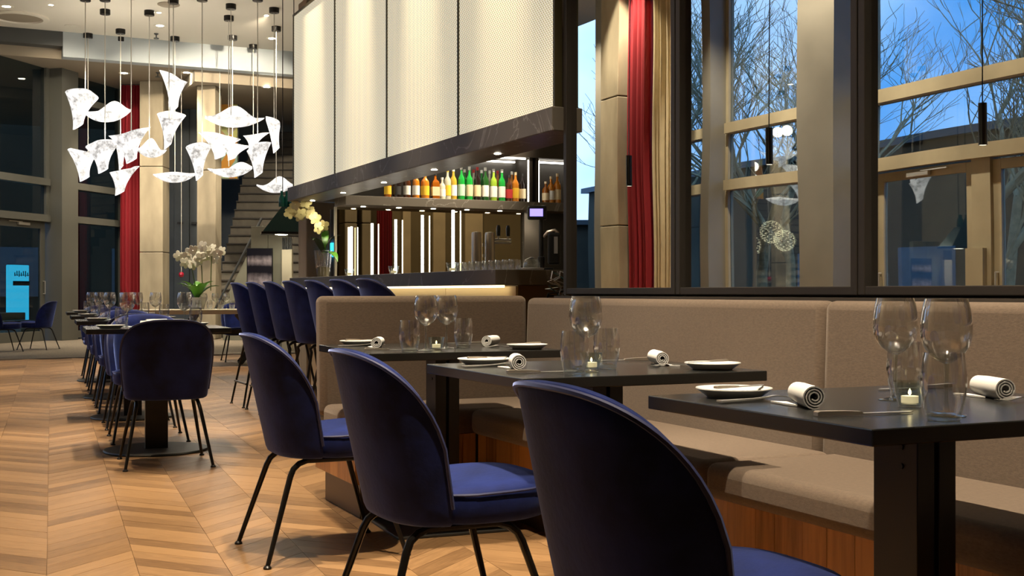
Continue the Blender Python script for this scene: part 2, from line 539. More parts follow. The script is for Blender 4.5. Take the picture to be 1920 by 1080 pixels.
# ---------------------------------------------------------------- downlights and room lights
def downlight(x, y, z, power, target, size=70, blend=0.5, label='', cat='downlight', rad=0.05, col=(1.0, 0.84, 0.62), soft=0.05):
    t = thing('downlight', label, cat, (x, y, z), 0, 'recessed ceiling downlights')
    MB().lathe([(rad*0.75, -0.002), (rad*1.25, -0.006), (rad*1.3, 0.0), (rad*1.25, 0.01)], 20).build('trim_ring', CEILM, t)
    MB().lathe([(0, -0.004), (rad*0.75, -0.004)], 20).build('lens', LEDT if power else CEILM, t)
    if power:
        spot('downlight_lamp', (x, y, z-0.03), target, power, size, blend, col, soft)
    return t
# spots above the banquette tables
DL = [
 (1.05, 1.45, 1150, (1.8, 2.0, 0.5), 42, 'spotlight in the ceiling above the nearest banquette table'),
 (1.05, 2.75, 1000, (1.75, 3.3, 0.5), 42, 'spotlight in the ceiling above the middle banquette table'),
 (1.25, 4.2, 1000, (1.8, 4.8, 0.5), 42, 'spotlight in the ceiling above the table at the banquette corner'),
 (0.1, 4.4, 620, (0.1, 4.4, 0), 50, 'spotlight in the ceiling above the bare parquet aisle near the camera'),
 (0.3, 7.2, 620, (0.3, 7.2, 0), 50, 'spotlight in the ceiling above the parquet beside the front chair'),
 (1.2, 7.8, 800, (1.2, 7.8, 0), 40, 'spotlight in the ceiling above the front table of the left row'),
 (1.3, 9.8, 800, (1.3, 9.8, 0), 40, 'spotlight in the ceiling above the second table of the left row'),
 (1.45, 12.0, 800, (1.45, 12.0, 0), 45, 'spotlight in the ceiling above the third table of the left row'),
 (0.2, 14.5, 900, (0.2, 14.5, 0), 40, 'spotlight in the ceiling above the aisle beside the farthest left table'),
 (0.7, 17.2, 900, (0.7, 17.2, 0), 40, 'spotlight in the ceiling above the parquet edge'),
 (3.3, 16.2, 1000, (3.3, 16.2, 0), 45, 'spotlight in the ceiling above the pale communal table'),
]
for x, y, p, tg, sz, lb in DL:
    downlight(x, y, CEIL, p, tg, sz, 0.6, lb)
# fill lamps added to brighten the long facade and the far hall
for i, y in enumerate((6.2, 9.6, 11.75, 13.4, 15.6, 17.6)):
    downlight(-3.3, y, CEIL, 650, (-4.4, y, 1.6), 75, 0.7, 'added fill lamp in the ceiling before the long facade, %s from the door end' % ORD[i])
for i, (x, y, tx, ty, tz, p) in enumerate(((1.6, 22.4, 2.6, 27.5, 2.0, 300), (3.4, 22.2, 4.3, 27.5, 2.4, 380), (5.2, 21.6, 5.4, 28.0, 2.8, 800), (6.3, 17.6, 5.4, 20.5, 1.6, 300), (0.2, 20.5, 0.6, 24.5, 1.5, 260), (4.6, 9.2, 3.3, 11.7, 1.3, 350))):
    downlight(x, y, CEIL if i < 5 else 3.36, p, (tx, ty, tz), 70 if i < 5 else 80, 0.7, 'added fill lamp at the far end of the hall, aimed at the %s' % ('crimson curtain', 'slate wall', 'staircase', 'framed photograph', 'far glass doors', 'concrete pier')[i])
# downlights that show in the photo
for px, py, lb in ((12, 12, 'small round downlight at the top left corner of the ceiling'), (300, 48, 'small lit downlight between the pendant cords'),
                   (510, 72, 'small lit downlight close to the white mesh hood'), (137, 49, 'unlit pale ring downlight left of the pendant cluster')):
    d = (CEIL-EYE)*F/(HOR-py); x, y = at_d(px, d)
    downlight(x, y, CEIL, 300 if 'unlit' not in lb else 0, (x, y, 0), 60, 0.6, lb, rad=0.09 if 'unlit' not in lb else 0.12)
for px, py, z, lb in ((233, 137, 5.52, 'downlight in the left brown soffit beyond the pendants'), (500, 163, 5.28, 'downlight in the right brown soffit above the stairs'), (350, 136, 5.52, 'downlight at the edge of the left brown soffit')):
    d = (z-EYE)*F/(HOR-py); x, y = at_d(px, d)
    downlight(x, y, z, 350, (x, y, 0), 75, 0.6, lb, rad=0.09)
# large ring diffuser upper left, flat disc on the ceiling
d = (CEIL-EYE)*F/(HOR-32); x, y = at_d(35, d)
t = thing('ceiling_speaker', 'large round cream ceiling diffuser in the upper left corner', 'diffuser', (x, y, CEIL))
MB().lathe([(0.52, 0), (0.52, -0.03), (0.42, -0.035), (0.40, -0.01)], 32).build('ring', CEILM, t)
MB().lathe([(0, -0.008), (0.40, -0.008)], 32).build('disc', SOFFIT, t)
d = (CEIL-EYE)*F/(HOR-8); x, y = at_d(316, d)
tag(MB().lathe([(0, -0.03), (0.15, -0.03), (0.19, -0.012), (0.19, 0)], 24).build('ceiling_cover', SOFFIT, loc=(x, y, CEIL)), 'flat round beige cover plate on the ceiling above the pendants', 'cover plate')
for px, py, z, lb in ((293, 63, CEIL, 'dark sprinkler head on the main ceiling'), (296, 136, 5.52, 'dark sprinkler head under the brown soffit')):
    d = (z-EYE)*F/(HOR-py); x, y = at_d(px, d)
    tag(MB().lathe([(0, -0.10), (0.05, -0.10), (0.05, -0.085), (0.012, -0.08), (0.012, -0.03), (0.045, -0.01), (0.045, 0)], 12).build('sprinkler', DARKFR, loc=(x, y, z)), lb, 'sprinkler')

# ---------------------------------------------------------------- mirrors on the partition
def mirror_panel(y0, y1, label):
    t = thing('mirror', label, 'mirror', (XM, (y0+y1)/2, MBOT-0.03), 0, 'tall framed mirrors above the banquette')
    w = (y1-y0); h = MTOP-MBOT
    cx = 0.008
    MB().bb(0.0, 0.018, -w/2+0.03, w/2-0.03, 0.03, h+0.03).build('glass', MIRROR, t, smooth=False)
    for s in (-1, 1):
        MB().bb(-0.03, 0.018, s*w/2 - (0.032 if s > 0 else 0.0), s*w/2 + (0.032 if s < 0 else 0.0), 0, h+0.06).build('stile', BRONZE, t, smooth=False, bevel=0.003)
    MB().bb(-0.028, 0.018, -w/2+0.032, w/2-0.032, 0.0, 0.03).build('rail', BRONZE, t, smooth=False, bevel=0.003)
    MB().bb(-0.028, 0.018, -w/2+0.032, w/2-0.032, h+0.03, h+0.06).build('rail', BRONZE, t, smooth=False, bevel=0.003)
    return t
ys = [5.275, 4.262, 3.147, 2.03, 0.92, -0.19]
names = ['framed mirror next to the bar, reflecting the red curtain', 'framed mirror reflecting the window and sphere lamps', 'framed mirror at right reflecting the glazed double doors', 'framed mirror beyond the right edge above the nearest table', 'framed mirror farthest from the bar']
for i in range(5):
    mirror_panel(ys[i+1]+0.003, ys[i]-0.003, names[i])

# ---------------------------------------------------------------- long glazed facade (seen in the mirrors)
def glazing(name_n, x, y0, y1, zs, label_frame=None, fr=BEIGEFR, depth=0.09, mull=0.07, top=CEIL):
    """a bay of window along Y at X=x: frame parts and panes"""
    w = bpy.data.objects.new('window_%d' % name_n, None); COL.objects.link(w); w.location = (x, (y0+y1)/2, 0); w['kind'] = 'structure'
    W = y1-y0
    for s in (-1, 1):
        yy = s*(W/2-mull/2)
        MB().box(0, yy, top/2, depth, mull, top).build('jamb', fr, w, smooth=False)
    levels = [0.0] + list(zs) + [top]
    for z, th in [(0.06, 0.12)] + [(q, 0.15) for q in zs] + [(top-0.06, 0.12)]:
        MB().box(0.03, 0, z, depth+0.10, W-2*mull, th).build('transom', fr, w, smooth=False)
    zz = [0.12] + [v for q in zs for v in (q-0.075, q+0.075)] + [top-0.12]
    for a, b in zip(zz[0::2], zz[1::2]):
        MB().bb(-0.006, 0.006, -W/2+mull, W/2-mull, a, b).build('pane', WINDOWG, w, smooth=False)
    return w
Z1, Z2 = 2.50, 3.33
glazing(2, XF, 14.55, 17.45, (Z1, Z2))
glazing(3, XF, 12.15, 14.35, (Z1, Z2))
# door bay
w7 = bpy.data.objects.new('window_7', None); COL.objects.link(w7); w7.location = (XF, 9.6, 0); w7['kind'] = 'structure'
WB = 3.5
for s in (-1, 1): MB().box(0, s*(WB/2-0.035), CEIL/2, 0.09, 0.07, CEIL).build('jamb', BEIGEFR, w7, smooth=False)
for z in (Z1, Z2, CEIL-0.07): MB().box(0.03, 0, z, 0.19, WB-0.14, 0.16).build('transom', BEIGEFR, w7, smooth=False)
for a, b in ((Z1+.08, Z2-.08), (Z2+.08, CEIL-.15)): MB().bb(-0.006, 0.006, -WB/2+.07, WB/2-.07, a, b).build('pane', WINDOWG, w7, smooth=False)
MB().box(0.01, 0, 1.21, 0.12, 0.26, 2.42).build('post', BEIGEFR, w7, smooth=False)
MB().box(0.10, 0.05, 1.25, 0.06, 0.24, 0.42).build('control_box', BEIGEFR, w7, smooth=False)
def glass_door(n, loc, rz, w=1.45, h=2.4, fr=BEIGEFR, fw=0.11, gl=None):
    D = bpy.data.objects.new('door_%d' % n, None); COL.objects.link(D); D.location = loc; D.rotation_euler = (0,0,rz); D['kind'] = 'structure'
    for s in (-1, 1): MB().box(s*(w/2-fw/2), 0, h/2, fw, 0.06, h).build('stile', fr, D, smooth=False, bevel=0.004)
    for z, t_ in ((0.10, 0.20), (h-fw/2, fw)): MB().box(0, 0, z, w-2*fw, 0.06, t_).build('rail', fr, D, smooth=False, bevel=0.004)
    MB().box(0, 0, (0.2+h-fw)/2, w-2*fw, 0.012, h-fw-0.2).build('pane', gl or WINDOWG, D, smooth=False)
    c = MB().box(0.05, -0.06, h-0.07, 0.34, 0.05, 0.055).build('door_closer', STEEL, D, smooth=False, bevel=0.008)
    MB().box(-0.18, -0.055, h-0.035, 0.42, 0.018, 0.014, 0.05).build('closer_arm', STEEL, c, smooth=False)
    hd = MB().tube([(w/2-.06, -.03, .95), (w/2-.06, -.075, .95), (w/2-.06, -.075, 1.2), (w/2-.06, -.03, 1.2)], 0.011, 8).build('handle', STEEL, D)
    return D
glass_door(1, (XF, 9.6+0.87, 0), R(90), 1.48)
glass_door(2, (XF, 9.6-0.87, 0), R(90), 1.48)
# deep fins between the bays
for i, (y0, y1) in enumerate(((14.35, 14.55), (17.45, 17.72))):
    struct(MB().bb(XF-0.1, XF+0.32, y0, y1, 0, CEIL).build('trim_%d' % (3+i), GREYFR, smooth=False))
struct(MB().bb(XF-0.1, XF+0.55, 11.42, 12.08, 0, CEIL).build('trim_8', GREYFR, smooth=False))
struct(MB().bb(XF-0.1, XF+0.45, 7.5, 7.85, 0, CEIL).build('trim_9', GREYFR, smooth=False))
struct(MB().bb(XF-0.2, XF+0.1, -6.0, 7.5, 0, CEIL).build('wall_sky_block', WALLM, smooth=False))  # unseen solid wall instead of glass, added to cut blue skylight
# inner column and curtains before the facade
def concrete_column(x, y, w, dpt, z1, label, mat=CONCRETE, rz=0):
    t = thing('concrete_column', label, 'column', (x, y, 0), rz, 'board marked concrete columns')
    n = max(2, round(z1/1.9)); h = z1/n
    for k in range(n):
        MB().box(0, 0, h*k+h/2, w, dpt, h-0.012).build('pour', mat, t, smooth=False, bevel=0.012)
    return t
def curtain(x, y, ang, width, z0, z1, folds, amp, mat, label, thick=0.012):
    t = thing('curtain', label, 'curtain', (x, y, z0), ang)
    n = folds*10
    rows = []
    for side in (1, -1):
        for (z, k) in ((0, 1.0), (0.35, 1.0), (0.7, 0.96), (1.0, 0.92)):
            row = []
            for i in range(n+1):
                u = i/n
                ph = u*folds*2*math.pi + 0.7*math.sin(u*9)
                row.append(((u-0.5)*width*k, amp*math.sin(ph)*(0.75+0.25*math.sin(u*13)) + side*thick/2, z*(z1-z0)))
            rows.append(row)
    m = MB()
    m.grid(rows[:4]); m.grid([r for r in rows[4:]][::-1])
    m.build('drape', mat, t, angle=60)
    MB().tube([(-width/2+.02, 0, z1-z0+0.03), (width/2-.02, 0, z1-z0+0.03)], 0.02, 8).build('rail', DARKFR, t)
    return t
concrete_column(XF+0.75, 16.22, 0.30, 0.56, CEIL, 'pale concrete column beside the red curtain in the mirror')
curtain(XF+0.70, 15.6, R(90), 0.62, 0.02, CEIL-0.1, 6, 0.085, REDC, 'long crimson velvet curtain seen in the mirror beside the bar')
curtain(XF+0.70, 14.93, R(90), 0.6, 0.02, CEIL-0.1, 5, 0.05, CREAMC, 'long cream curtain hanging beside the red one in the mirror')

# ---------------------------------------------------------------- slanted glazed facade at the far left
P0 = Vector(at_d(0, 23.0)); P1 = Vector(at_d(222, 26.8))
UD = (P1-P0).normalized(); UA = math.atan2(UD.y, UD.x)
def fs(px):
    r = (px-960)/F
    dx, dy = SN + r*CS, CS - r*SN
    # P0 + s*UD = k*(dx,dy)
    det = UD.x*(-dy) - UD.y*(-dx)
    return ((-P0.x)*(-dy) - (-P0.y)*(-dx))/det
FS_TOP = 6.9
FARFR = pmat('dark_steel_frame', (0.10, 0.10, 0.085), .5)
def far_bay(n, s0, s1, zs, fr=FARFR, mull=0.1, z0=0.0):
    w = bpy.data.objects.new('window_%d' % n, None); COL.objects.link(w)
    c = P0 + UD*((s0+s1)/2); w.location = (c.x, c.y, 0); w.rotation_euler = (0,0,UA); w['kind'] = 'structure'
    W = s1-s0
    for q in (-1, 1): MB().box(q*(W/2-mull/2), 0, (z0+FS_TOP)/2, mull, 0.12, FS_TOP-z0).build('jamb', fr, w, smooth=False)
    zz = [z0] + [v for q in zs for v in (q-0.07, q+0.07)] + [FS_TOP]
    for q in zs: MB().box(0, -0.05, q, W-2*mull, 0.22, 0.14).build('transom', fr, w, smooth=False)
    for a, b in zip(zz[0::2], zz[1::2]):
        MB().box(0, 0, (a+b)/2, W-2*mull, 0.012, b-a).build('pane', FARGLASS, w, smooth=False)
    return w
s_door1 = fs(88); s_fin1 = fs(119); s_end = fs(226)
far_bay(8, s_door1-3.2, s_door1, (2.47, 3.2, 5.8), z0=2.4)
far_bay(9, s_fin1, s_end, (0.1, 2.5, 3.2, 5.0))
dw = (s_door1 - 0.1 - fs(-12))
c = P0 + UD*(s_door1-0.1-dw/2); glass_door(3, (c.x, c.y, 0), UA, dw, 2.4, FARFR, 0.14, FARGLASS)
c = P0 + UD*(s_door1-0.1-dw*1.5); glass_door(4, (c.x, c.y, 0), UA, dw, 2.4, FARFR, 0.14, FARGLASS)
c = P0 + UD*((s_door1+s_fin1)/2)
struct(MB().box(0, -0.1, FS_TOP/2, s_fin1-s_door1, 0.5, FS_TOP).build('trim_10', FARFR, loc=(c.x, c.y, 0), rz=UA, smooth=False))
for k in range(2):
    a = s_door1-3.2-k*3.0; far_bay(10+k, a-2.7, a-0.3, (0.1, 2.5, 3.2, 5.0))
    c = P0+UD*(a-0.15); struct(MB().box(0, -0.1, FS_TOP/2, 0.3, 0.4, FS_TOP).build('trim_%d' % (11+k), FARFR, loc=(c.x, c.y, 0), rz=UA, smooth=False))
c = P0 + UD*(s_end+0.25)
struct(MB().box(0, 0, FS_TOP/2, 0.5, 0.3, FS_TOP).build('trim_13', DARKFR, loc=(c.x, c.y, 0), rz=UA, smooth=False))
# outside ground, steps, cyan lit panel
struct(MB().bb(-70, -4.9, -30, 60, -0.3, -0.16).build('ground_outside', GROUNDM, smooth=False))
struct(MB().bb(-4.9, 14, 36.0, 70, -0.3, -0.16).build('ground_outside', GROUNDM, smooth=False))
x, y = at_d(33, 29.5)
t = thing('light_panel', 'glowing cyan panel with a dark band outside the far glass door', 'sign', (x, y, 0), UA)
MB().box(0, 0.02, 0.0, 0.5, 0.16, 0.32).build('stand', DARKFR, t, smooth=False)
MB().box(0, 0, 0.9, 0.62, 0.2, 1.5).build('panel', SIGNB, t, smooth=False, bevel=0.02)
MB().box(0, -0.11, 1.2, 0.62, 0.012, 0.11).build('band', pmat('navy_band', (0.01, 0.02, 0.06), .5), t, smooth=False)
lm = MB()
for k in range(7):
    lm.box(-0.24+k*0.08, -0.105, 1.42+0.012*((k*5) % 3), 0.022, 0.012, 0.09+0.03*((k*7) % 3))
    lm.box(-0.22+k*0.08, -0.105, 1.40+0.03*((k*3) % 3), 0.05, 0.012, 0.018)
lm.build('lettering', pmat('dark_print', (0.0, 0.02, 0.05), .6), t, smooth=False)
for k in range(3):
    c = P0 + UD*(fs(136)); nx, ny = -UD.y, UD.x
    tag(MB().box(0, 0, -0.1+0.16*k+0.24, 1.2, 0.4, 0.16).build('outdoor_step', pmat('pale_stone', (.4, .38, .33), .8) if k == 0 else MATS['pale_stone'], loc=(c.x+nx*(1.0+0.4*k), c.y+ny*(1.0+0.4*k), 0), rz=UA, smooth=False, bevel=0.01), 'pale stone step outside the far window, %s' % ('lowest', 'middle', 'topmost')[k], 'step', 'pale stone steps outside the far window')
c = P0 + UD*(fs(178)); nx, ny = -UD.y, UD.x
curtain(c.x+nx*0.8, c.y+ny*0.8, UA, 1.15, 0.0, 5.2, 7, 0.06, DARKRED, 'dark red curtain behind the far left window glass')

# ---------------------------------------------------------------- far end of the hall
xr, yr = at_d(247, 26.2)
curtain(xr, yr, -PSI, 0.50, 0.02, 5.5, 6, 0.05, REDC, 'crimson velvet curtain left of the round concrete column')
x, y = at_d(290, 26.0)
concrete_column(x, y, 0.50, 0.50, 5.52, 'beige concrete column right of the far crimson curtain', rz=-PSI)
x, y = at_d(392.5, 25.2)
concrete_column(x, y, 0.39, 0.5, 5.28, 'concrete column left of the grey staircase', rz=-PSI)
# slate clad wall between the columns
SW = bpy.data.objects.new('wall_slate', None); COL.objects.link(SW); SW['kind'] = 'structure'
x, y = at_d(344, 28.2); SW.location = (x, y, 0); SW.rotation_euler = (0, 0, -PSI)
for k in range(4):
    MB().box(-0.75+k*0.36, 0.02*(k % 2), 2.8, 0.35, 0.1, 5.6).build('panel', SLATE, SW, smooth=False, bevel=0.006)
for xx in (-0.52, -0.05, 0.28):
    for z in (1.9, 2.6): MB().box(xx, -0.10, z, 0.12, 0.08, 0.05).build('bracket', DARKFR, SW, smooth=False)
x, y = at_d(340, 24.6)
t = thing('hanging_bauble', 'small red glass ball hanging on a pale cord by the slate wall', 'ornament', (x, y, zof(515, 24.6)))
MB().lathe([(0, -.06), (.04, -.045), (.055, 0), (.04, .045), (0, .06)], 14).build('ball', pmat('red_glass_ball', (.3, .01, .03), .15), t)
MB().tube([(0, 0, 0.05), (0, 0, CEIL-zof(515, 24.6))], 0.006, 6).build('cord', CORDM, t)

# staircase rising away from the viewer
ST = bpy.data.objects.new('stairs', None); COL.objects.link(ST)
x, y = at_d(482, 26.0); ST.location = (x, y, 0); ST.rotation_euler = (0, 0, -PSI)
tag(ST, 'dark grey concrete staircase rising behind the pendant lamps', 'stairs')
STEP = MB().box(0, 0, 0, 2.1, 0.34, 0.17).mesh('step', pmat('stair_concrete', (0.14, 0.125, 0.10), .85, noise=(3, .2)), smooth=False)
NOSE = MB().box(0, -0.02, 0, 2.1, 0.05, 0.025).mesh('nosing', pmat('stair_nosing', (0.05, 0.045, 0.04), .7), smooth=False)
for k in range(24):
    s_ = mk('step', STEP, ST, (0, 0.2*k, 0.10+0.21*k)); s_.scale = (1, 1, 1.2)
    mk('nosing', NOSE, s_, (0, -0.17, 0.085))
x0, y0 = at_d(452, 24.6)
t = thing('balustrade', 'sloping concrete stair parapet with a dark handrail', 'balustrade', (x0, y0, 0), -PSI)
pm_ = MB()
w = 0.14
for yy in (-w/2, w/2):
    pass
prof = [(-0.35, 0.0), (-0.35, 0.75), (0.45, 2.35), (0.45, 0.0)]
n0 = len(pm_.v)
for yy in (-w/2, w/2):
    for a, b in prof: pm_.v.append((a, yy, b))
pm_.f += [(0,1,2,3), (7,6,5,4), (0,4,5,1), (1,5,6,2), (2,6,7,3), (3,7,4,0)]
pm_.build('parapet', CONCG, t, smooth=False)
MB().tube([(-0.55, -0.1, 0.55), (0.45, -0.1, 2.5)], 0.025, 8).build('handrail', DARKFR, t)
# concrete core with photo, panel, canopy
x, y = at_d(505, 20.5)
CW = thing('core_wall', 'concrete wall coloured with greenish light, carrying the black and white photograph', 'wall', (x, y, 0), -PSI)
for k in range(2):
    MB().box(-0.145+0.29*k, 0.0, 1.05, 0.285, 0.25, 2.1).build('slab', CONCG, CW, smooth=False, bevel=0.006)
def photo_mat():
    m, t, b = newmat('black_white_photo')
    tc = t.nodes.new('ShaderNodeTexCoord'); n = t.nodes.new('ShaderNodeTexNoise'); n.inputs['Scale'].default_value = 6; n.inputs['Detail'].default_value = 8
    sp = t.nodes.new('ShaderNodeSeparateXYZ'); link(t, tc.outputs['Generated'], sp.inputs[0])
    link(t, tc.outputs['Generated'], n.inputs['Vector'])
    def bump_(c, w):
        su = t.nodes.new('ShaderNodeMath'); su.operation = 'SUBTRACT'; su.inputs[1].default_value = c; link(t, sp.outputs['Z'], su.inputs[0])
        ab = t.nodes.new('ShaderNodeMath'); ab.operation = 'ABSOLUTE'; link(t, su.outputs[0], ab.inputs[0])
        mr = t.nodes.new('ShaderNodeMapRange'); mr.inputs['From Min'].default_value = 0; mr.inputs['From Max'].default_value = w; mr.inputs['To Min'].default_value = 1; mr.inputs['To Max'].default_value = 0
        link(t, ab.outputs[0], mr.inputs['Value']); return mr.outputs[0]
    a = bump_(0.72, 0.17); c = bump_(0.22, 0.26)
    mx = t.nodes.new('ShaderNodeMath'); mx.operation = 'MAXIMUM'; link(t, a, mx.inputs[0]); link(t, c, mx.inputs[1])
    mu = t.nodes.new('ShaderNodeMath'); mu.operation = 'MULTIPLY'; link(t, mx.outputs[0], mu.inputs[0]); link(t, n.outputs['Fac'], mu.inputs[1])
    cr = t.nodes.new('ShaderNodeValToRGB'); cr.color_ramp.elements[0].color = (.008, .007, .012, 1); cr.color_ramp.elements[0].position = .1
    cr.color_ramp.elements[1].color = (.62, .55, .6, 1); cr.color_ramp.elements[1].position = .55
    link(t, mu.outputs[0], cr.inputs['Fac']); link(t, cr.outputs['Color'], b.inputs['Base Color']); b.inputs['Roughness'].default_value = .35
    return m
x, y = at_d(487, 20.34)
t = thing('framed_photo', 'black and white landscape photograph hanging on the concrete wall', 'picture', (x, y, zof(545, 20)), -PSI)
MB().box(0, 0.012, 0.35, 0.44, 0.03, 0.74).build('frame', BLACKP, t, smooth=False, bevel=0.004)
MB().box(0, -0.008, 0.355, 0.41, 0.01, 0.70).build('print', photo_mat(), t, smooth=False)
x, y = at_d(539, 20.2)
t = thing('radiator', 'narrow cream wall panel with a slotted top beside the photograph', 'panel', (x, y, 0), -PSI)
MB().box(0, 0, 0.85, 0.17, 0.12, 1.7).build('panel', pmat('cream_panel', (.6, .55, .4), .6), t, smooth=False, bevel=0.006)
for k in range(6): MB().box(-0.07+k*0.028, -0.03, 1.80, 0.012, 0.08, 0.20).build('slot', DARKFR, t, smooth=False)
x, y = at_d(530, 19.6)
t = thing('cooker_hood', 'dark pyramid extractor hood with green glass above, hanging left of the bar', 'extractor hood', (x, y, zof(440, 19.6)), -PSI+R(14))
hm = MB()
hm.box(0, 0, 0.02, 0.70, 0.5, 0.04)
hm.build('rim', BLACKM, t, smooth=False, bevel=0.004)
hm = MB(); n0 = 0
lo = [(-0.33, -0.24, .04), (0.33, -0.24, .04), (0.33, 0.24, .04), (-0.33, 0.24, .04)]
hi = [(-0.02, -0.12, .45), (0.2, -0.12, .45), (0.2, 0.12, .45), (-0.02, 0.12, .45)]
hm.v += lo+hi; hm.f += [(0,1,5,4), (1,2,6,5), (2,3,7,6), (3,0,4,7), (4,5,6,7), (3,2,1,0)]
hm.build('pyramid', pmat('smoked_green_metal', (0.02, 0.05, 0.05), .25, metal=.6), t, smooth=False)
MB().lathe([(0, -0.002), (0.10, -0.002)], 18).build('lamp_lens', LEDT, t, loc=(-0.02, 0, 0))
gm = pmat('bottle_green_glass', (0.01, 0.10, 0.08), .08, trans=.3)
for k in range(4):
    MB().lathe([(0, 0), (.045, 0), (.05, .03), (.045, .15), (.02, .2), (.02, .26), (0, .26)], 12).build('glass_flask', gm, t, loc=(-0.02+0.08*k, -0.05+0.05*(k % 2), .45))
for xx in (0.0, .18): MB().tube([(xx, 0, .45), (xx, 0, CEIL-zof(440, 19.6))], .008, 6).build('hanger', BLACKM, t)
# bright abstract painting high behind the lamps
x, y = at_d(424, 27.5)
def paint_mat():
    m, t, b = newmat('yellow_abstract_painting')
    tc = t.nodes.new('ShaderNodeTexCoord'); v = t.nodes.new('ShaderNodeTexVoronoi'); v.inputs['Scale'].default_value = 3.0
    link(t, tc.outputs['Object'], v.inputs['Vector'])
    cr = t.nodes.new('ShaderNodeValToRGB'); e = cr.color_ramp.elements
    e[0].color = (.8, .45, .02, 1); e[1].color = (.75, .7, .1, 1)
    a = e.new(.45); a.color = (.7, .25, .03, 1); a = e.new(.6); a.color = (.3, .5, .45, 1)
    sp = t.nodes.new('ShaderNodeSeparateColor'); link(t, v.outputs['Color'], sp.inputs[0])
    link(t, sp.outputs[0], cr.inputs['Fac']); link(t, cr.outputs['Color'], b.inputs['Base Color'])
    return m
PT = paint_mat()
t = thing('painting', 'tall yellow and orange abstract painting high beside the stairs', 'painting', (x, y, zof(335, 27.5)), -PSI)
MB().box(0, 0, 1.2, 0.52, 0.04, 2.4).build('canvas', PT, t, smooth=False)
MB().box(0, 0.03, 1.2, 0.56, 0.04, 2.44).build('frame', DARKFR, t, smooth=False)

# ---------------------------------------------------------------- shell pendant lamps
def boat_mesh(L, H, seed):
    rnd = random.Random(seed)
    rows = []
    NU, NV = 21, 11
    D = L*0.42
    tip = rnd.uniform(0.55, 0.9)
    for side in (0, 1):
        for j in range(NV):
            v = -1+2*j/(NV-1)
            row = []
            for i in range(NU):
                u = -1+2*i/(NU-1)
                w = (1-abs(u)**1.7)
                x = u*L/2
                y = v*w*D/2
                zb = -H*0.5 + H*0.5*abs(u)**2.2*tip + H*0.35*(v*v)*w
                zt = zb + (0.015 if True else 0) + (0.0)
                fold = 0.22*H*math.sin(u*2.6+seed)*max(0, v)*w
                crest = H*0.42*math.exp(-((u+0.25*math.sin(seed))/0.62)**2)*max(0, v)**1.5
                z = zb + fold + crest + (0.012 if side else 0)
                row.append((x, y, z))
            rows.append(row)
    m = MB(); m.grid(rows[:NV][::-1]); m.grid(rows[NV:])
    return m.mesh('shade', SHELLM, angle=70)
def scarf_mesh(W, H, seed):
    """a square sheet rolled into a twisted cone: wide flared top corner, narrow foot"""
    rnd = random.Random(seed)
    rows = []
    NU, NV = 25, 9
    lean = rnd.uniform(-0.25, 0.25)
    for side in (0, 1):
        for j in range(NV):
            v = j/(NV-1)                   # 0 foot .. 1 top
            row = []
            for i in range(NU):
                u = i/(NU-1)
                a = u*2*math.pi*1.12 + 0.6*v + seed
                r = (0.15 + 0.37*v**1.8)*W*(1 + 0.28*v*math.sin(2*a+seed))
                r += side*0.010
                z = (v-0.5)*H + 0.16*H*math.sin(a+seed*1.7)*v + 0.10*H*math.cos(a)*(1-v)
                row.append((r*math.cos(a) + lean*W*(v-0.5), 0.62*r*math.sin(a), z))
            rows.append(row)
    m = MB(); m.grid(rows[:NV]); m.grid(rows[NV:][::-1])
    return m.mesh('shade', SHELLM, angle=70)
LAMPS = [ # px, py, w, h, kind, cord px, rose y (None: above the frame)
 (199,204,95,46,'b',197,18), (440,216,112,42,'b',433,8), (285,276,56,36,'b',280,20), (327,325,80,32,'b',328,69),
 (431,312,84,37,'b',429,30), (517,343,72,34,'b',518,50),
 (150,208,58,62,'c',160,None), (326,174,42,66,'c',325,None), (318,245,40,62,'c',317,None), (245,274,60,58,'c',246,None),
 (193,296,55,52,'c',197,None), (156,311,56,52,'c',165,63), (227,293,22,45,'c',226,55), (229,340,53,47,'c',226,70),
 (373,305,38,60,'c',379,None), (412,275,60,42,'c',412,90), (438,285,45,28,'c',436,67), (477,264,42,26,'c',475,84),
 (485,302,46,55,'c',483,None), (515,255,33,57,'c',514,15)]
order = sorted(range(len(LAMPS)), key=lambda i: LAMPS[i][0])
for rank, i in enumerate(order):
    px, py, w, h, kd, cpx, ry = LAMPS[i]
    d = (CEIL-EYE)*F/(HOR-ry) if ry is not None else 20.0 + 0.17*(i % 4)
    x, y = at_d(cpx, d)
    zc = zof(py, d); k = d/F
    t = thing('pendant_lamp', 'glowing white %s pendant lamp, %s from the left in the hanging cluster' % ('boat shaped shell' if kd == 'b' else 'twisted scarf shaped', ORD[rank]), 'pendant lamp', (x, y, zc-h*k/2), -PSI, 'glowing shell pendant lamps')
    me = boat_mesh(w*k, h*k*1.1, i*1.3) if kd == 'b' else scarf_mesh(w*k*0.98, h*k*0.95, i*0.9)
    off = (px-cpx)*k
    sh = mk('shade', me, t, (off, 0, h*k/2))
    MB().tube([(0, 0, h*k/2), (0, 0, CEIL-(zc-h*k/2)-0.05)], 0.008, 6).build('cord', CORDM, t)
    if i % 2 == 0:
        bl = bpy.data.lights.new('pendant_fill', 'POINT'); bl.energy = 15; bl.color = (1.0, .9, .74); bl.shadow_soft_size = .12
        bo = bpy.data.objects.new('pendant_fill', bl); COL.objects.link(bo); bo.location = (x, y, zc+h*k*.75+.1)  # fill light added above the shade to brighten the ceiling
    MB().lathe([(0, -0.09), (0.085, -0.09), (0.09, -0.08), (0.09, 0), (0, 0)], 16).build('ceiling_rose', POSTM, t, loc=(0, 0, CEIL-(zc-h*k/2)))

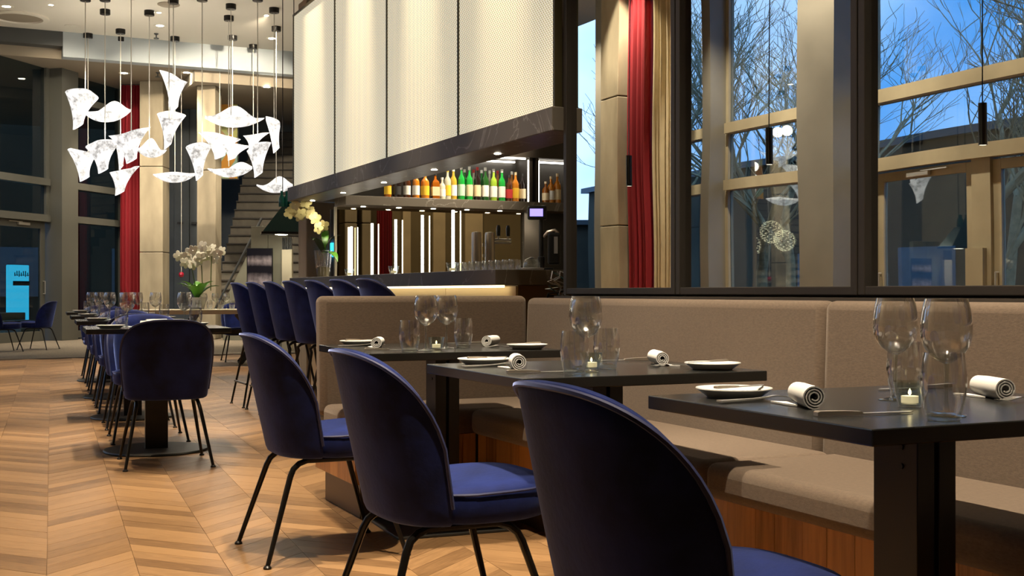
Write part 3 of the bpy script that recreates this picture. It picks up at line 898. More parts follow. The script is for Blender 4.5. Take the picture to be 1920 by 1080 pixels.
# ---------------------------------------------------------------- black cylinder pendants and sphere lamps (mirror side)
for i, (x, y, lb) in enumerate(((-3.2, 8.3, 'black cylinder pendant reflected before the glazed doors'), (-2.42, 10.5, 'black cylinder pendant reflected before the tall window'), (-2.4, 13.4, 'black cylinder pendant reflected before the red curtain'))):
    t = thing('cylinder_pendant', lb, 'pendant lamp', (x, y, 2.35), 0, 'black cylinder pendants')
    MB().lathe([(0.035, 0), (0.04, 0.0), (0.04, 0.4), (0, 0.4)], 18).build('cylinder', BLACKM, t)
    MB().lathe([(0, 0.008), (0.034, 0.008)], 18).build('lens', LEDT, t)
    MB().tube([(0, 0, 0.4), (0, 0, CEIL-2.35)], 0.006, 6).build('cord', BLACKP, t)
    spot('pendant_spot', (x, y, 2.32), (x, y, 0), 60, 70, 0.5)
for i, (x, y, z, r) in enumerate(((-2.1, 16.3, 1.85, .17), (-1.9, 16.9, 2.02, .19), (-2.05, 17.4, 1.80, .23), (-1.8, 18.1, 2.02, .13))):
    t = thing('sphere_lamp', 'round lamp made of many tiny lights, %s in the glass reflection' % ('leftmost', 'second', 'largest', 'smallest')[i], 'lamp', (x, y, z), 0, 'sphere lamps of tiny lights')
    dm = MB(); fm = MB()
    N = 110
    for k in range(N):
        ph = math.acos(1-2*(k+.5)/N); th = math.pi*(1+5**.5)*k
        p = Vector((math.cos(th)*math.sin(ph), math.sin(th)*math.sin(ph), math.cos(ph)))*r
        dm.lathe([(0, -.007), (.007, 0), (0, .007)], 4, p)
        if k % 3 == 0: fm.tube([(0, 0, 0), p], 0.0012, 3, False)
    o = dm.build('tiny_lights', DOTM, t); o['kind'] = 'stuff'
    fm.build('spokes', STEEL, t)
    MB().tube([(0, 0, 0), (0, 0, CEIL-z)], 0.003, 5).build('cord', BLACKP, t)

# ---------------------------------------------------------------- trees and buildings outside
def bare_tree(x, y, h, seed, label):
    rnd = random.Random(seed)
    t = thing('bare_tree', label, 'tree', (x, y, -0.16), 0, 'bare winter trees outside the facade')
    trunk = MB(); br = MB()
    def grow(p, d, L, r, lvl):
        n = 3
        pts = [p]; q = p.copy(); dd = d.copy()
        for k in range(n):
            dd = (dd + Vector((rnd.uniform(-.22, .22), rnd.uniform(-.22, .22), rnd.uniform(-.05, .15)))).normalized()
            q = q + dd*(L/n); pts.append(q.copy())
        rad = [r*(1-0.35*k/n) for k in range(n+1)]
        (trunk if lvl == 0 else br).tube(pts, rad, 6 if lvl < 2 else 4, False)
        if lvl >= 6: return
        m = 3 if lvl < 4 else 2
        for k in range(m + (1 if lvl in (1, 2) else 0)):
            a = rnd.uniform(0, 2*math.pi); sp = rnd.uniform(.45, .95)
            side = Vector((math.cos(a), math.sin(a), rnd.uniform(-.1, .5)))
            nd = (dd*1.0 + side*sp).normalized()
            at = pts[-1] if k < m-1 else pts[rnd.randint(1, n)]
            grow(at, nd, L*rnd.uniform(.62, .82), max(0.007, r*0.54), lvl+1)
    grow(Vector((0, 0, 0)), Vector((0, 0, 1)), h*0.26, 0.14, 0)
    trunk.build('trunk', BRANCHM, t, angle=80); o = br.build('branches', BRANCHM, t, angle=80); o['kind'] = 'stuff'
TR = [(-9.5, 11.5, 9), (-10.5, 15.5, 10), (-9.0, 19.5, 9), (-12, 22.5, 11), (-13.5, 13, 11), (-14, 18, 12), (-11, 26.5, 11), (-15.5, 25, 12)]
for i, (x, y, h) in enumerate(TR):
    bare_tree(x, y, h, 11+i, 'leafless tree outside the glass facade, %s from the doors' % ORD[i])
FARWALL = pmat('dark_olive_render', (.055, .04, .02), .9, noise=(.5, .3))
for i, (x, y, w_, dp, h) in enumerate(((-26, 22, 6, 60, 6.0), (-14, 58, 22, 6, 4.6), (7, 45, 30, 6, 11.0))):  # dark masses added outside to block the low sky behind the glass
    t = thing('sky_block_building', ('low dark building added beyond the bare trees to block the sky', 'dark building added beyond the far corner of the facade to block the sky', 'dark building added beyond the far left doors to block the sky')[i], 'building', (x, y, -0.16))
    MB().bb(-w_/2, w_/2, -dp/2, dp/2, 0, h).build('walls', FARWALL, t, smooth=False)
    MB().bb(-w_/2-.3, w_/2+.3, -dp/2-.3, dp/2+.3, h, h+.25).build('roof', DARKFR, t, smooth=False)
    for k in range(5):
        if dp > w_: MB().bb(w_/2, w_/2+.03, -dp/2+20+k*5.4, -dp/2+22.4+k*5.4, 1.0, 2.6).build('window', SLATE, t, smooth=False)
        else: MB().bb(-w_/2+1.5+k*3.8, -w_/2+3.6+k*3.8, -dp/2-.03, -dp/2, 1.0, 2.6).build('window', SLATE, t, smooth=False)

# ---------------------------------------------------------------- bar hood
HX, HY0, HY1 = 2.72, 5.285, 10.30
hood = thing('bar_hood', 'tall cream perforated mesh hood with a dark stone rim above the bar', 'bar canopy', (HX, 7.8, 1.78))
def hb(x0, x1, y0, y1, z0, z1, name, mat, bevel=0, par=None):
    return MB().bb(x0-HX, x1-HX, y0-7.8, y1-7.8, z0-1.78, z1-1.78).build(name, mat, par or hood, smooth=False, bevel=bevel)
hb(2.695, 2.98, HY0, 10.42, 1.78, 1.90, 'stone_rim', STONE, 0.004)
hb(2.98, 5.6, 10.30, 10.42, 1.78, 1.90, 'stone_rim', STONE)
js = [HY0+0.02, 6.55, 7.83, 9.06, 10.30]
for a, b in zip(js, js[1:]):
    hb(HX, HX+0.03, a+0.012, b-0.012, 1.905, 3.385, 'mesh_panel', MESHP)
OLIVE = pmat('olive_bronze_edge', (0.09, 0.075, 0.035), .4, metal=.5)
for a in js: hb(HX-0.006, HX+0.035, a-0.010, a+0.010, 1.90, 3.40, 'joint_profile', OLIVE)
hb(HX-0.008, HX+0.035, HY0, 10.31, 3.385, 3.405, 'top_edge', OLIVE)
hb(HX+0.035, 5.6, HY0, 10.40, 3.37, 3.40, 'lid', DARKWALL)
hb(HX+0.035, 5.6, 10.33, 10.40, 1.90, 3.37, 'far_side', DARKWALL)
for i, (a, b) in enumerate(zip(js, js[1:])):
    yc = (a+b)/2
    downlight(2.40, yc, CEIL, 2300, (2.74, yc, 3.2), 15, 1.0, 'wall washer in the ceiling above mesh panel %s' % ('nearest the mirrors', 'second from the mirrors', 'third from the mirrors', 'at the far end')[i])

for i, y in enumerate((6.3, 7.3, 8.3, 9.3, 10.2)):
    MB().lathe([(0, -0.003), (0.02, -0.003)], 12).build('rim_lamp', LEDT, hood, loc=(2.86-HX, y-7.8, 0))
    spot('rim_spot', (2.86, y, 1.77), (2.9, y, 1.0), 7, 110, .7)
# ---------------------------------------------------------------- bar counter
bar = thing('bar_counter', 'long bar with a dark stone top and softly lit cream front', 'bar counter', (2.8, 8.4, 0))
def bp(x0, x1, y0, y1, z0, z1, name, mat, bevel=0, par=None):
    return MB().bb(x0-2.8, x1-2.8, y0-8.4, y1-8.4, z0, z1).build(name, mat, par or bar, smooth=False, bevel=bevel)
bp(2.80, 3.42, 6.20, 10.75, 1.022, 1.11, 'stone_top', STONE, 0.003)
bp(3.0, 3.42, 6.32, 10.7, 0.02, 1.02, 'carcass', pmat('ochre_side', (0.20, 0.12, 0.04), .6))
CREAMP = pmat('cream_bar_panel', (0.72, 0.58, 0.36), .55)
for k in range(4):
    bp(2.985, 3.0, 6.32+k*1.095, 6.32+(k+1)*1.095-0.006, 0.12, 1.015, 'front_panel', CREAMP, 0.001)
bp(2.93, 2.95, 6.40, 10.7, 1.008, 1.021, 'led_strip', LEDWARM)
bp(3.03, 3.42, 6.34, 10.7, 0.0, 0.02, 'plinth', DARKWALL)
# room behind the mirror partition, seen in the smoked back bar mirror
struct(MB().bb(2.92, 9.0, 2.9, 3.0, 0, CEIL).build('wall_service', pmat('olive_wall', (.16, .13, .07), .8, noise=(1, .2)), smooth=False))
def vX(px, Y): return at_Y(px, 20.524-Y)
for i, (a, b) in enumerate(((641, 664), (673, 690))):
    concrete_column((vX(a, 3.4)+vX(b, 3.4))/2, 3.4, vX(b, 3.4)-vX(a, 3.4), .3, CEIL, 'concrete column glimpsed in the smoked bar mirror, %s of two' % ('left', 'right')[i])
curtain((vX(706, 3.5)+vX(735, 3.5))/2, 3.5, 0, vX(735, 3.5)-vX(706, 3.5), .02, 3.4, 6, .05, REDC, 'red curtain glimpsed in the smoked bar mirror')
for i, (a, b) in enumerate(((755, 770), (812, 835), (872, 905))):
    tag(MB().bb(vX(a, 3.05), vX(b, 3.05), 3.0, 3.06, 0, 3.2).build('wall_panel', CREAMC, smooth=False, bevel=.004), 'pale wall panel glimpsed in the smoked bar mirror, %s of three' % ('left', 'middle', 'right')[i], 'panel')
spot('mirror_fill_spot', (5.6, 6.0, 5.8), (5.8, 3.2, 1.6), 520, 80, .7)  # unseen lamps added to brighten the wall shown in the smoked mirror
spot('mirror_fill_spot', (7.6, 6.0, 5.8), (7.8, 3.2, 1.6), 300, 80, .7)
# foot of back bar
bb_ = thing('back_bar', 'back bar with stone bottle shelf, dark niche and smoked mirror', 'back bar', (4.2, 10.2, 0))
def kb(x0, x1, y0, y1, z0, z1, name, mat, bevel=0):
    return MB().bb(x0-4.2, x1-4.2, y0-10.2, y1-10.2, z0, z1).build(name, mat, bb_, smooth=False, bevel=bevel)
YS = 9.95
xs0 = at_Y(648, YS); xs1 = 5.75
zs0, zs1 = 1.735, 1.815
kb(xs0, xs1, YS, 10.28, zs0, zs1, 'stone_shelf', STONE, 0.003)
xm0 = at_Y(630, 10.28); xm1 = at_Y(978, 10.28)
kb(xm0, xm1, 10.262, 10.28, 1.113, zs0, 'smoked_mirror', AMIRROR)
kb(xm1, at_Y(1012, 10.2), 10.22, 10.28, 0.0, zs0, 'stone_panel', STONE)
kb(at_Y(1012, 10.2), xs1, 10.24, 10.28, 0.0, zs0, 'dark_panel', BLACKP)
kb(xs0, xs1, 10.24, 10.28, zs1, 2.22, 'niche_back', pmat('niche_grey', (.06, .055, .05), .4))
kb(xs0, xs1, 9.93, 10.28, 2.22, 3.36, 'niche_head', DARKWALL)
xp0, xp1 = at_Y(993, YS), at_Y(1010, YS)
kb(xp0, xp0+0.03, YS, 10.24, zs1, 2.22, 'divider', DARKWALL)
kb(xp1-0.03, xp1, YS, 10.24, zs1, 2.22, 'divider', DARKWALL)
kb(xs0, xp0-0.03, 10.20, 10.215, 2.195, 2.21, 'led_strip', LEDW)  # this pair stands for one LED and its reflection, both built glowing
kb(xs0, xp0-0.03, 9.97, 9.985, 2.205, 2.218, 'led_strip', LEDW)
kb(xp1+0.03, xs1, 10.10, 10.115, 2.195, 2.21, 'led_strip', LEDW)
kb(xp0-0.012, xp0-0.004, 9.96, 9.968, zs1, 2.2, 'led_strip', LEDW)
kb(xp1+0.004, xp1+0.012, 9.96, 9.968, zs1, 2.2, 'led_strip', LEDW)
kb(xm0-0.02, xm0, 10.25, 10.28, 1.113, zs0, 'mirror_edge', pmat('pale_edge', (.6, .55, .4), .4))
for k in range(6):
    xx = xm0 + 0.2 + k*0.33
    o = MB().lathe([(0, -0.003), (0.022, -0.003)], 12).build('shelf_lamp', LEDT, bb_, loc=(xx-4.2, 10.12-10.2, zs0))
    spot('shelf_spot', (xx, 10.12, zs0-0.02), (xx, 10.16, 1.0), 2.2, 100, 0.6)
# concrete pier behind the end of the bar
x0, x1 = at_Y(574, 11.6), at_Y(631, 11.6)
concrete_column((x0+x1)/2, 11.75, x1-x0, 0.3, 3.9, 'rough concrete pier behind the far end of the bar', CONCRETE)
x0 = at_Y(637, 11.3)
t = thing('cyan_lamp', 'small cyan lit sign behind the orchid vase at the bar end', 'sign', (x0, 11.5, 1.30), 0)
MB().box(0, 0, 0.1, 0.07, 0.03, 0.14).build('face', SIGNB, t, smooth=False, bevel=.008)
MB().box(0, 0.03, -0.4, 0.05, 0.03, 1.8).build('post', SLATE, t, smooth=False)

# LED light posts standing on the bar
XL = 3.22
for i, px in enumerate((659, 697.6, 742, 792, 849.5)):
    y = at_X(px, XL); t = thing('led_post', 'slim twin LED light post on the bar, %s from the left' % ORD[i], 'light post', (XL, y, 1.11), 0, 'LED light posts on the bar')
    top = 1.56-1.11
    MB().box(0.02, 0, 0.006, 0.10, 0.05, 0.012).build('foot', POSTM, t, smooth=False, bevel=.002)
    MB().tube([(0, 0, .012), (0, 0, top)], 0.0105, 10).build('wide_tube', LEDW, t)
    MB().tube([(0.057, 0, .012), (0.057, 0, top-0.003)], 0.005, 8).build('thin_tube', LEDWARM, t)
# bottles
def bottle_mat(name, col, dark=False):
    return pmat(name, col, 0.08, trans=0.35, spec=0.6)
BC = {'amber': (0.42, 0.12, 0.01), 'orange': (0.75, 0.26, 0.02), 'green': (0.02, 0.42, 0.06), 'lime': (0.35, 0.55, 0.05), 'dgreen': (0.02, 0.10, 0.02),
      'black': (0.02, 0.012, 0.01), 'clear': (0.75, 0.72, 0.55), 'yellow': (0.7, 0.45, 0.05), 'brown': (0.10, 0.03, 0.01)}
BM = {k: bottle_mat('bottle_'+k, v) for k, v in BC.items()}
LBL = {k: pmat('label_'+k, v, .6) for k, v in {'cream': (.72, .58, .36), 'white': (.8, .78, .72), 'pale': (.45, .66, .5), 'yellow': (.8, .5, .03), 'red': (.5, .03, .03), 'black': (.02, .02, .02)}.items()}
def bottle(x, y, z, h, r, glass, lab, cap, label, square=False):
    t = thing('bottle', label, 'bottle', (x, y, z), R(40), 'bottles on the back bar shelf')
    n = 4 if square else 16
    k = 1.2 if square else 1.0
    sh = h*0.60
    MB().lathe([(0, 0), (r*k, 0), (r*k, sh), (r*.85*k, sh+h*.06), (r*.36, sh+h*.16), (r*.32, h*.93), (0, h*.93)], n).build('glass', BM[glass], t, angle=50)
    MB().lathe([(r*k+.0015, h*.12), (r*k+.0015, h*.46)], n).build('label', LBL[lab], t)
    MB().lathe([(r*.36, h*.90), (r*.38, h*.90), (r*.38, h), (0, h)], 12).build('cap', LBL[cap], t)
BT = [(727, 'amber', 'yellow', 'yellow', .22), (744, 'black', 'black', 'black', .22), (763, 'brown', 'white', 'red', .24), (780, 'orange', 'white', 'red', .25), (797, 'orange', 'yellow', 'white', .25),
      (816, 'amber', 'cream', 'black', .24), (829, 'clear', 'white', 'white', .20), (839, 'clear', 'yellow', 'yellow', .28), (850, 'yellow', 'white', 'white', .29), (865, 'green', 'pale', 'white', .31),
      (880, 'green', 'cream', 'white', .31), (895, 'black', 'cream', 'red', .31), (910, 'dgreen', 'white', 'white', .31), (925.5, 'lime', 'white', 'white', .30), (941, 'green', 'white', 'white', .30),
      (954.5, 'brown', 'red', 'black', .25), (966.5, 'orange', 'yellow', 'cream', .28), (979.5, 'black', 'cream', 'black', .27)]
DESC = {'amber': 'amber', 'orange': 'orange', 'green': 'bright green', 'lime': 'lime green', 'dgreen': 'dark green', 'black': 'near black', 'clear': 'clear', 'yellow': 'pale yellow', 'brown': 'dark brown'}
for i, (px, g, l, c_, h) in enumerate(BT):
    bottle(at_Y(px, 10.03), 10.03, zs1, h*0.98, .032 if px not in (797, 816, 744) else .038, g, l, c_, '%s bottle with %s label, %s from the left in the front row' % (DESC[g], l, ORD[i]), px in (816,))
for i, (px, g, c_) in enumerate(((871, 'green', 'white'), (888, 'clear', 'red'), (903, 'green', 'white'), (918, 'clear', 'white'), (933, 'orange', 'red'), (960, 'orange', 'white'))):
    bottle(at_Y(px, 10.13), 10.13, zs1, .29, .03, g, 'white', c_, '%s bottle with %s cap half hidden in the back row, %s from the left' % (DESC[g], c_, ORD[i]))
for i, px in enumerate((1023, 1033, 1045)):
    bottle(at_Y(px, 10.03), 10.03, zs1, (.20, .25, .28)[i], .034, 'orange' if i else 'amber', 'white' if i == 1 else 'cream', 'cream', 'amber bottle in the narrow niche beside the mirrors, %s from the left' % ORD[i])

# candle cups, taps, glasses, till on the bar
def candle_cup(loc, label, s=1.0, group='tealight cups'):
    t = thing('candle_cup', label, 'candle holder', loc, 0, group)
    MB().lathe([(0, .004*s), (.026*s, .004*s), (.034*s, .03*s), (.040*s, .06*s), (.037*s, .06*s), (.031*s, .03*s), (.024*s, .008*s), (0, .008*s)], 16).build('cup', GLASSB, t)
    MB().lathe([(0, 0.0), (.027*s, 0), (.027*s, .004*s), (0, .004*s)], 16).build('foot', GLASSB, t)
    w = MB().lathe([(0, .010*s), (.020*s, .010*s), (.020*s, .026*s), (0, .026*s)], 14).build('wax', WAX, t)
    MB().lathe([(0, .027*s), (.004*s, .032*s), (.003*s, .038*s), (0, .044*s)], 8).build('flame', FLAME, w)
    return t
for i, px in enumerate((655, 738, 848)):
    candle_cup((2.92, at_X(px, 2.92), 1.11), 'lit candle cup on the bar edge, %s' % ('farthest from the mirrors', 'between the other two', 'nearest the beer tap')[i])
y = at_X(906, 3.16)
t = thing('beer_tap', 'twin brushed steel beer tap columns with black handles', 'beer tap', (3.16, y, 1.11), 0)
for s in (-1, 1):
    MB().lathe([(.045, 0), (.045, .008), (.033, .01), (.033, .25), (.030, .262), (0, .266)], 24).build('column', BSTEEL, t, loc=(s*0.048, 0, 0))
for z in (.10, .17): MB().lathe([(0, 0), (.008, 0), (.008, .02), (0, .02)], 10).build('rivet', STEEL, t, loc=(0, -0.01, z))
for s in (0, 1):
    q = MB().tube([(0.07, -.02, .195+.02*s), (0.19, -.02, .195+.02*s)], 0.008, 8).build('spout_pipe', STEEL, t)
    MB().tube([(0.10+.07*s, -.02, .21), (.10+.07*s, -.02, .24)], 0.005, 8).build('lever', STEEL, q)
    MB().lathe([(0, 0), (.012, 0), (.014, .05), (.009, .07), (0, .07)], 12).build('handle', BLACKP, q, loc=(.10+.07*s, -.02, .24))
def bar_glass_mesh():
    return MB().lathe([(0, .002), (.024, .002), (.030, .03), (.027, .06), (.025, .06), (.0275, .03), (.021, .006), (0, .006)], 14).mesh('bar_glass', GLASSM)
BG = bar_glass_mesh(); gi = 0
for r_, xx in ((0, 2.93), (1, 3.0)):
    for k in range(9):
        px = 862 + k*12.6 + r_*5
        y = at_X(px, xx)
        if y > 8.05: continue
        o = mk('bar_glass', BG, None, (xx, y, 1.11)); gi += 1
        tag(o, 'small clear glass on the bar, %s from the left in the %s row' % (ORD[k], ('front', 'back')[r_]), 'glass', 'small glasses on the bar')
y = at_X(1015, 3.2)
t = thing('till', 'black payment till with a violet display on a pole', 'till', (3.2, y, 1.11), R(-25))
MB().box(0.0, 0, .008, .14, .12, .016).build('base', BLACKP, t, smooth=False, bevel=.003)
MB().lathe([(.022, 0), (.022, .07), (.014, .075), (.014, .30), (0, .30)], 14).build('pole', BLACKP, t, loc=(0, 0, .01))
dsp = MB().box(-.025, 0, .345, .115, .05, .085).build('display', BLACKP, t, smooth=False, bevel=.01, seg=3)
MB().box(-.03, -.0265, .345, .078, .004, .045).build('screen', SCREEN, dsp, smooth=False)
tm = MB().box(.075, -.02, .13, .075, .05, .19).build('card_reader', BLACKP, t, smooth=False, bevel=.014, seg=3)
MB().box(.085, -.047, .15, .022, .006, .10).build('label_strip', pmat('grey_plastic', (.3, .29, .28), .4), tm, smooth=False)
MB().tube([(.015, 0, .2), (.04, -.01, .23), (.08, -.02, .24), (.10, -.02, .22)], .011, 8).build('bracket', BSTEEL, t)
y = at_X(997, 3.1)
t = thing('glass_dome', 'small clear glass dome on a steel tray beside the till', 'dome', (3.1, y, 1.11))
MB().lathe([(0, 0), (.07, 0), (.075, .012), (.065, .014), (0, .012)], 20).build('tray', STEEL, t)
MB().lathe([(.05, .014), (.05, .04), (.035, .065), (.01, .075), (0, .078)], 18).build('dome', GLASSB, t)
cb = thing('cable_bundle', 'tangle of dark cables hanging below the end of the bar', 'cables', (3.16, 6.1, 0.90))
rnd = random.Random(3)
TEAL = pmat('teal_cable', (.01, .06, .06), .4); GREYC = pmat('pale_cable', (.4, .4, .4), .4)
for k in range(9):
    pts = [(rnd.uniform(-.05, .12), rnd.uniform(-.02, .05), .20)]
    for j in range(5): pts.append((rnd.uniform(-.08, .16), rnd.uniform(-.05, .05), .16-.03*j+rnd.uniform(-.02, .02)))
    MB().tube(pts, .004 if k % 3 else .006, 6).build('cable', (BLACKP, TEAL, GREYC)[k % 3] if k > 1 else GREYC, cb)
MB().bb(-.12, .2, -.06, .08, -.9, .05).build('junction_box', pmat('dark_red_box', (.05, .015, .01), .5), cb, smooth=False)

# ---------------------------------------------------------------- orchids
def flower_mesh(s, mat):
    m = MB()
    for k in range(5):
        a = 2*math.pi*k/5 + .3
        w = .75 if k % 2 else .6
        pts = []
        c, q = math.cos(a), math.sin(a)
        base = len(m.v)
        for (u, v, h) in ((0, 0, 0), (.5, w*.6, .05), (.85, w*.45, .12), (1, 0, .10), (.85, -w*.45, .12), (.5, -w*.6, .05)):
            m.v.append((s*(u*c - v*q), s*h, s*(u*q + v*c)))
        for (u, v, h) in ((0, 0, .05), (.5, w*.6, .09), (.85, w*.45, .16), (1, 0, .14), (.85, -w*.45, .16), (.5, -w*.6, .09)):
            m.v.append((s*(u*c - v*q), s*h, s*(u*q + v*c)))
        m.f.append(tuple(base+i for i in range(6))); m.f.append(tuple(base+11-i for i in range(6)))
        for i in range(6): m.f.append((base+i, base+(i+1) % 6, base+6+(i+1) % 6, base+6+i))
    m.lathe([(0, -.12*s), (.14*s, -.04*s), (0, .1*s)], 6, (0, -.05*s, 0))
    return m.mesh('flower', mat, smooth=False)
def leaf_mesh(L, W, mat):
    rows = []
    for side in (0, 1):
        for i in range(7):
            u = i/6
            w = W*math.sin(math.pi*min(1, .12+u*.88))*.5
            z = L*.35*math.sin(u*2.2) - side*.006
            rows.append([(u*L, -w, z+w*.25), (u*L, 0, z), (u*L, w, z+w*.25)])
    m = MB(); m.grid(rows[:7]); m.grid(rows[7:][::-1]); return m.mesh('leaf', mat)
# white orchid on the communal table
CTX, CTY, CTZ = 3.3, 16.45, .75
x, y = at_d(370, 16.4)
orc = thing('orchid', 'white flowering orchid with bright green leaves on the communal table', 'plant', (x, y, CTZ))
MB().lathe([(0, 0), (.09, 0), (.12, .12), (.125, .16), (.11, .16), (0, .13)], 20).build('pot', PORCELAIN, orc)
LM = leaf_mesh(.34, .11, LEAFM)
for k in range(9):
    o = mk('leaf', LM, orc, (0, 0, .14), k*.7); o.rotation_euler = (0, -.25-.12*(k % 3), k*.7)
FM = flower_mesh(.082, PETAL)
rnd = random.Random(5)
k_ = 16.4/F
c_, s_ = math.cos(-PSI), math.sin(-PSI)
def lp(px, py, ref_px, z0, dd=0.0):
    a = (px-ref_px)*k_; return (a*c_ - dd*s_, a*s_ + dd*c_, zof(py, 16.4)-z0)
for st, tops in ((((368, 545), (360, 505), (353, 490)), ((335, 480), (345, 483), (353, 473), (362, 470), (349, 493), (358, 489), (366, 478), (371, 490), (376, 480), (363, 496))),
                 (((380, 545), (378, 500), (374, 480)), ((372, 474), (378, 484))),
                 (((395, 545), (396, 500), (397, 480)), ((381, 462), (388, 470), (396, 466), (391, 480), (403, 485), (409, 476), (413, 471)))):
    MB().tube([lp(a, b, 370, CTZ) for a, b in st], .007, 6).build('stem', STEMM, orc)
    for a, b in tops:
        f_ = mk('flower', FM, orc, lp(a, b, 370, CTZ, rnd.uniform(-.05, .05)))
        f_.rotation_euler = (rnd.uniform(-.4, .4), rnd.uniform(0, 6), -PSI+rnd.uniform(-.5, .5))
# yellow orchid in a fluted vase on the bar
XV = 2.98; yv = at_X(606, XV); dv = dep(XV, yv); k_ = dv/F
orc2 = thing('orchid', 'yellow orchid leaning out of a fluted glass vase on the bar end', 'plant', (XV, yv, 1.11))
vm = MB(); rows = []
for (r_, z) in ((.045, 0), (.055, .05), (.068, .14), (.078, .24)):
    rows.append([((r_+.004*math.cos(14*2*math.pi*i/56))*math.cos(2*math.pi*i/56), (r_+.004*math.cos(14*2*math.pi*i/56))*math.sin(2*math.pi*i/56), z) for i in range(56)])
vm.grid(rows, True); vm.build('vase', thinglass('fluted_glass', (.92, .9, .85), .16, .7, 1.6), orc2, angle=60)
MB().lathe([(0, .004), (.05, .004), (.062, .09), (0, .1)], 16).build('roots', pmat('pale_moss', (.25, .22, .13), .9), orc2)
L2 = leaf_mesh(.22, .07, DLEAF); L3 = leaf_mesh(.26, .075, LEAFM)
for k, (a, tilt) in enumerate(((.3, -.5), (2.6, -.4), (4.4, -.2), (-.9, .6), (1.5, -.6))):
    o = mk('leaf', L2 if k < 3 else L3, orc2, (0, 0, .22)); o.rotation_euler = (0, tilt, a-PSI)
def lp2(px, py, dd=0.0):
    a = (px-606)*k_; return (a*c_ - dd*s_, a*s_ + dd*c_, zof(py, dv)-1.11)
MB().tube([lp2(606, 470), lp2(601, 440), lp2(600, 415), lp2(592, 405), lp2(575, 395)], .006, 6).build('stem', pmat('brown_stem', (.08, .05, .03), .6), orc2)
FY = flower_mesh(.058, YPETAL); rnd = random.Random(9)
for a, b in ((550, 392), (556, 384), (563, 396), (570, 388), (566, 402), (578, 394), (575, 380), (584, 402), (592, 410), (560, 404), (598, 428), (606, 424), (545, 400)):
    f_ = mk('flower', FY, orc2, lp2(a, b, rnd.uniform(-.06, .06))); f_.rotation_euler = (rnd.uniform(-.5, .5), rnd.uniform(0, 6), -PSI+rnd.uniform(-.6, .6))

# ---------------------------------------------------------------- chairs
def se(t, n):
    return math.copysign(abs(math.cos(t))**(2/n), math.cos(t)), math.copysign(abs(math.sin(t))**(2/n), math.sin(t))
def shell_surface(dz):
    NT, NV = 44, 9
    z1, zb = .820, .385
    T = [R(-90 + 180*i/NT) for i in range(NT+1)]
    def pt(th, z, off):
        c, s = se(th, 2.3)
        h = max(0.0, (z-.385)/.45)
        W = .226 + .030*math.sin(min(1, h*1.3)*math.pi/2) - off
        xb = -.195 - .100*h + off
        xf = -.055 - .035*h
        return (xf - (xf-xb)*c, W*s, z+dz)
    def ztop(th):
        f = max(0, 1-(abs(th)/R(90))**2.4)**(1/2.4)
        return zb + .035 + (z1-zb-.035)*f
    def ring(off, v, lift=0.0):
        return [pt(th, zb + (ztop(th)-zb)*v + lift, off) for th in T]
    rows = [ring(.06, 0, -.014), ring(.018, 0, -.010), ring(.004, 0, -.002)]
    for j in range(NV+1): rows.append(ring(0, .03+.97*j/NV))
    rows.append(ring(.008, 1, .010)); rows.append(ring(.026, 1, .010))
    for j in range(NV, -1, -1): rows.append(ring(.036, .05+.95*j/NV))
    m = MB(); m.grid(rows)
    w = NT+1; n = len(rows)
    for col in (0, NT):
        ids = [i*w+col for i in range(n)]
        a, b = 3, n-1
        while a < b-1:
            q = (ids[a], ids[a+1], ids[b-1], ids[b])
            m.f.append(q if col == 0 else q[::-1]); a += 1; b -= 1
    rimpts = [pt(th, ztop(th)+.004, -.003) for th in T]
    return m, rimpts
def seat_plan(t, k):
    c, s = se(t, 3.0)
    x = .062 + .218*k*c
    w = .186 + .040*min(1, max(0, (x+.10)/.10))
    return x, w*k*s, c
def seat_mesh(dz):
    m = MB(); rows = []; N = 56
    for (z, k) in ((.372, .86), (.380, .96), (.394, 1.0), (.44, 1.0), (.458, .975), (.470, .90), (.476, .70), (.478, .35)):
        row = []
        for i in range(N):
            x, y, c = seat_plan(2*math.pi*i/N, k)
            row.append((x, y, z + dz + (.010*c if z > .45 else 0)))
        rows.append(row)
    m.grid(rows, True)
    n = len(m.v); m.v.append((.062, 0, .478+dz)); b = (len(rows)-1)*N
    for i in range(N): m.f.append((b+i, b+(i+1) % N, n))
    m.f.append(tuple(range(N-1, -1, -1)))
    return m
def make_chair(name, label, cat, dz, stool=False):
    t = thing(name, label, cat)
    m, pip = shell_surface(dz)
    sh = m.build('backrest', VELVET, t, angle=50)
    MB().tube(pip, .0055, 6).build('piping', PIPING, sh)
    st = seat_mesh(dz).build('seat', VELVET, t, angle=60)
    ring = [(p[0]+.002, p[1]*1.004, .456+dz+.006*p[2]) for p in (seat_plan(2*math.pi*i/56, 1.0) for i in range(-18, 19))]
    MB().tube(ring, .004, 5).build('piping', PIPING, st)
    for sy in (-1, 1):
        for sx in (-1, 1):
            fx, fy = (.262, .235) if not stool else (.25, .24)
            zt = .378 + dz - .012
            pts = [(sx*fx, sy*fy, .006), (sx*(.165 if not stool else .145), sy*.178, zt-.055), (sx*.152, sy*.172, zt-.028), (sx*.130, sy*.168, zt-.010), (sx*.10, sy*.166, zt), (0, sy*.165, zt)]
            lg = MB().tube(pts, [.0085, .011, .011, .011, .011, .011], 10).build('leg', BLACKM, t)
            MB().lathe([(0, 0), (.015, 0), (.015, .006), (.009, .012), (0, .012)], 12, (sx*fx, sy*fy, 0)).build('foot_glide', POSTM, lg)
    if stool:
        q = [(sx*.235, sy*.225, .18) for sx, sy in ((-1, -1), (1, -1), (1, 1), (-1, 1))]
        MB().tube([(.222, -.222, .2), (.222, .222, .2)], .009, 8).build('foot_rest', BLACKM, t)
        MB().tube([(-.222, -.222, .2), (-.222, .222, .2)], .009, 8).build('foot_rest', BLACKM, t)
    return t
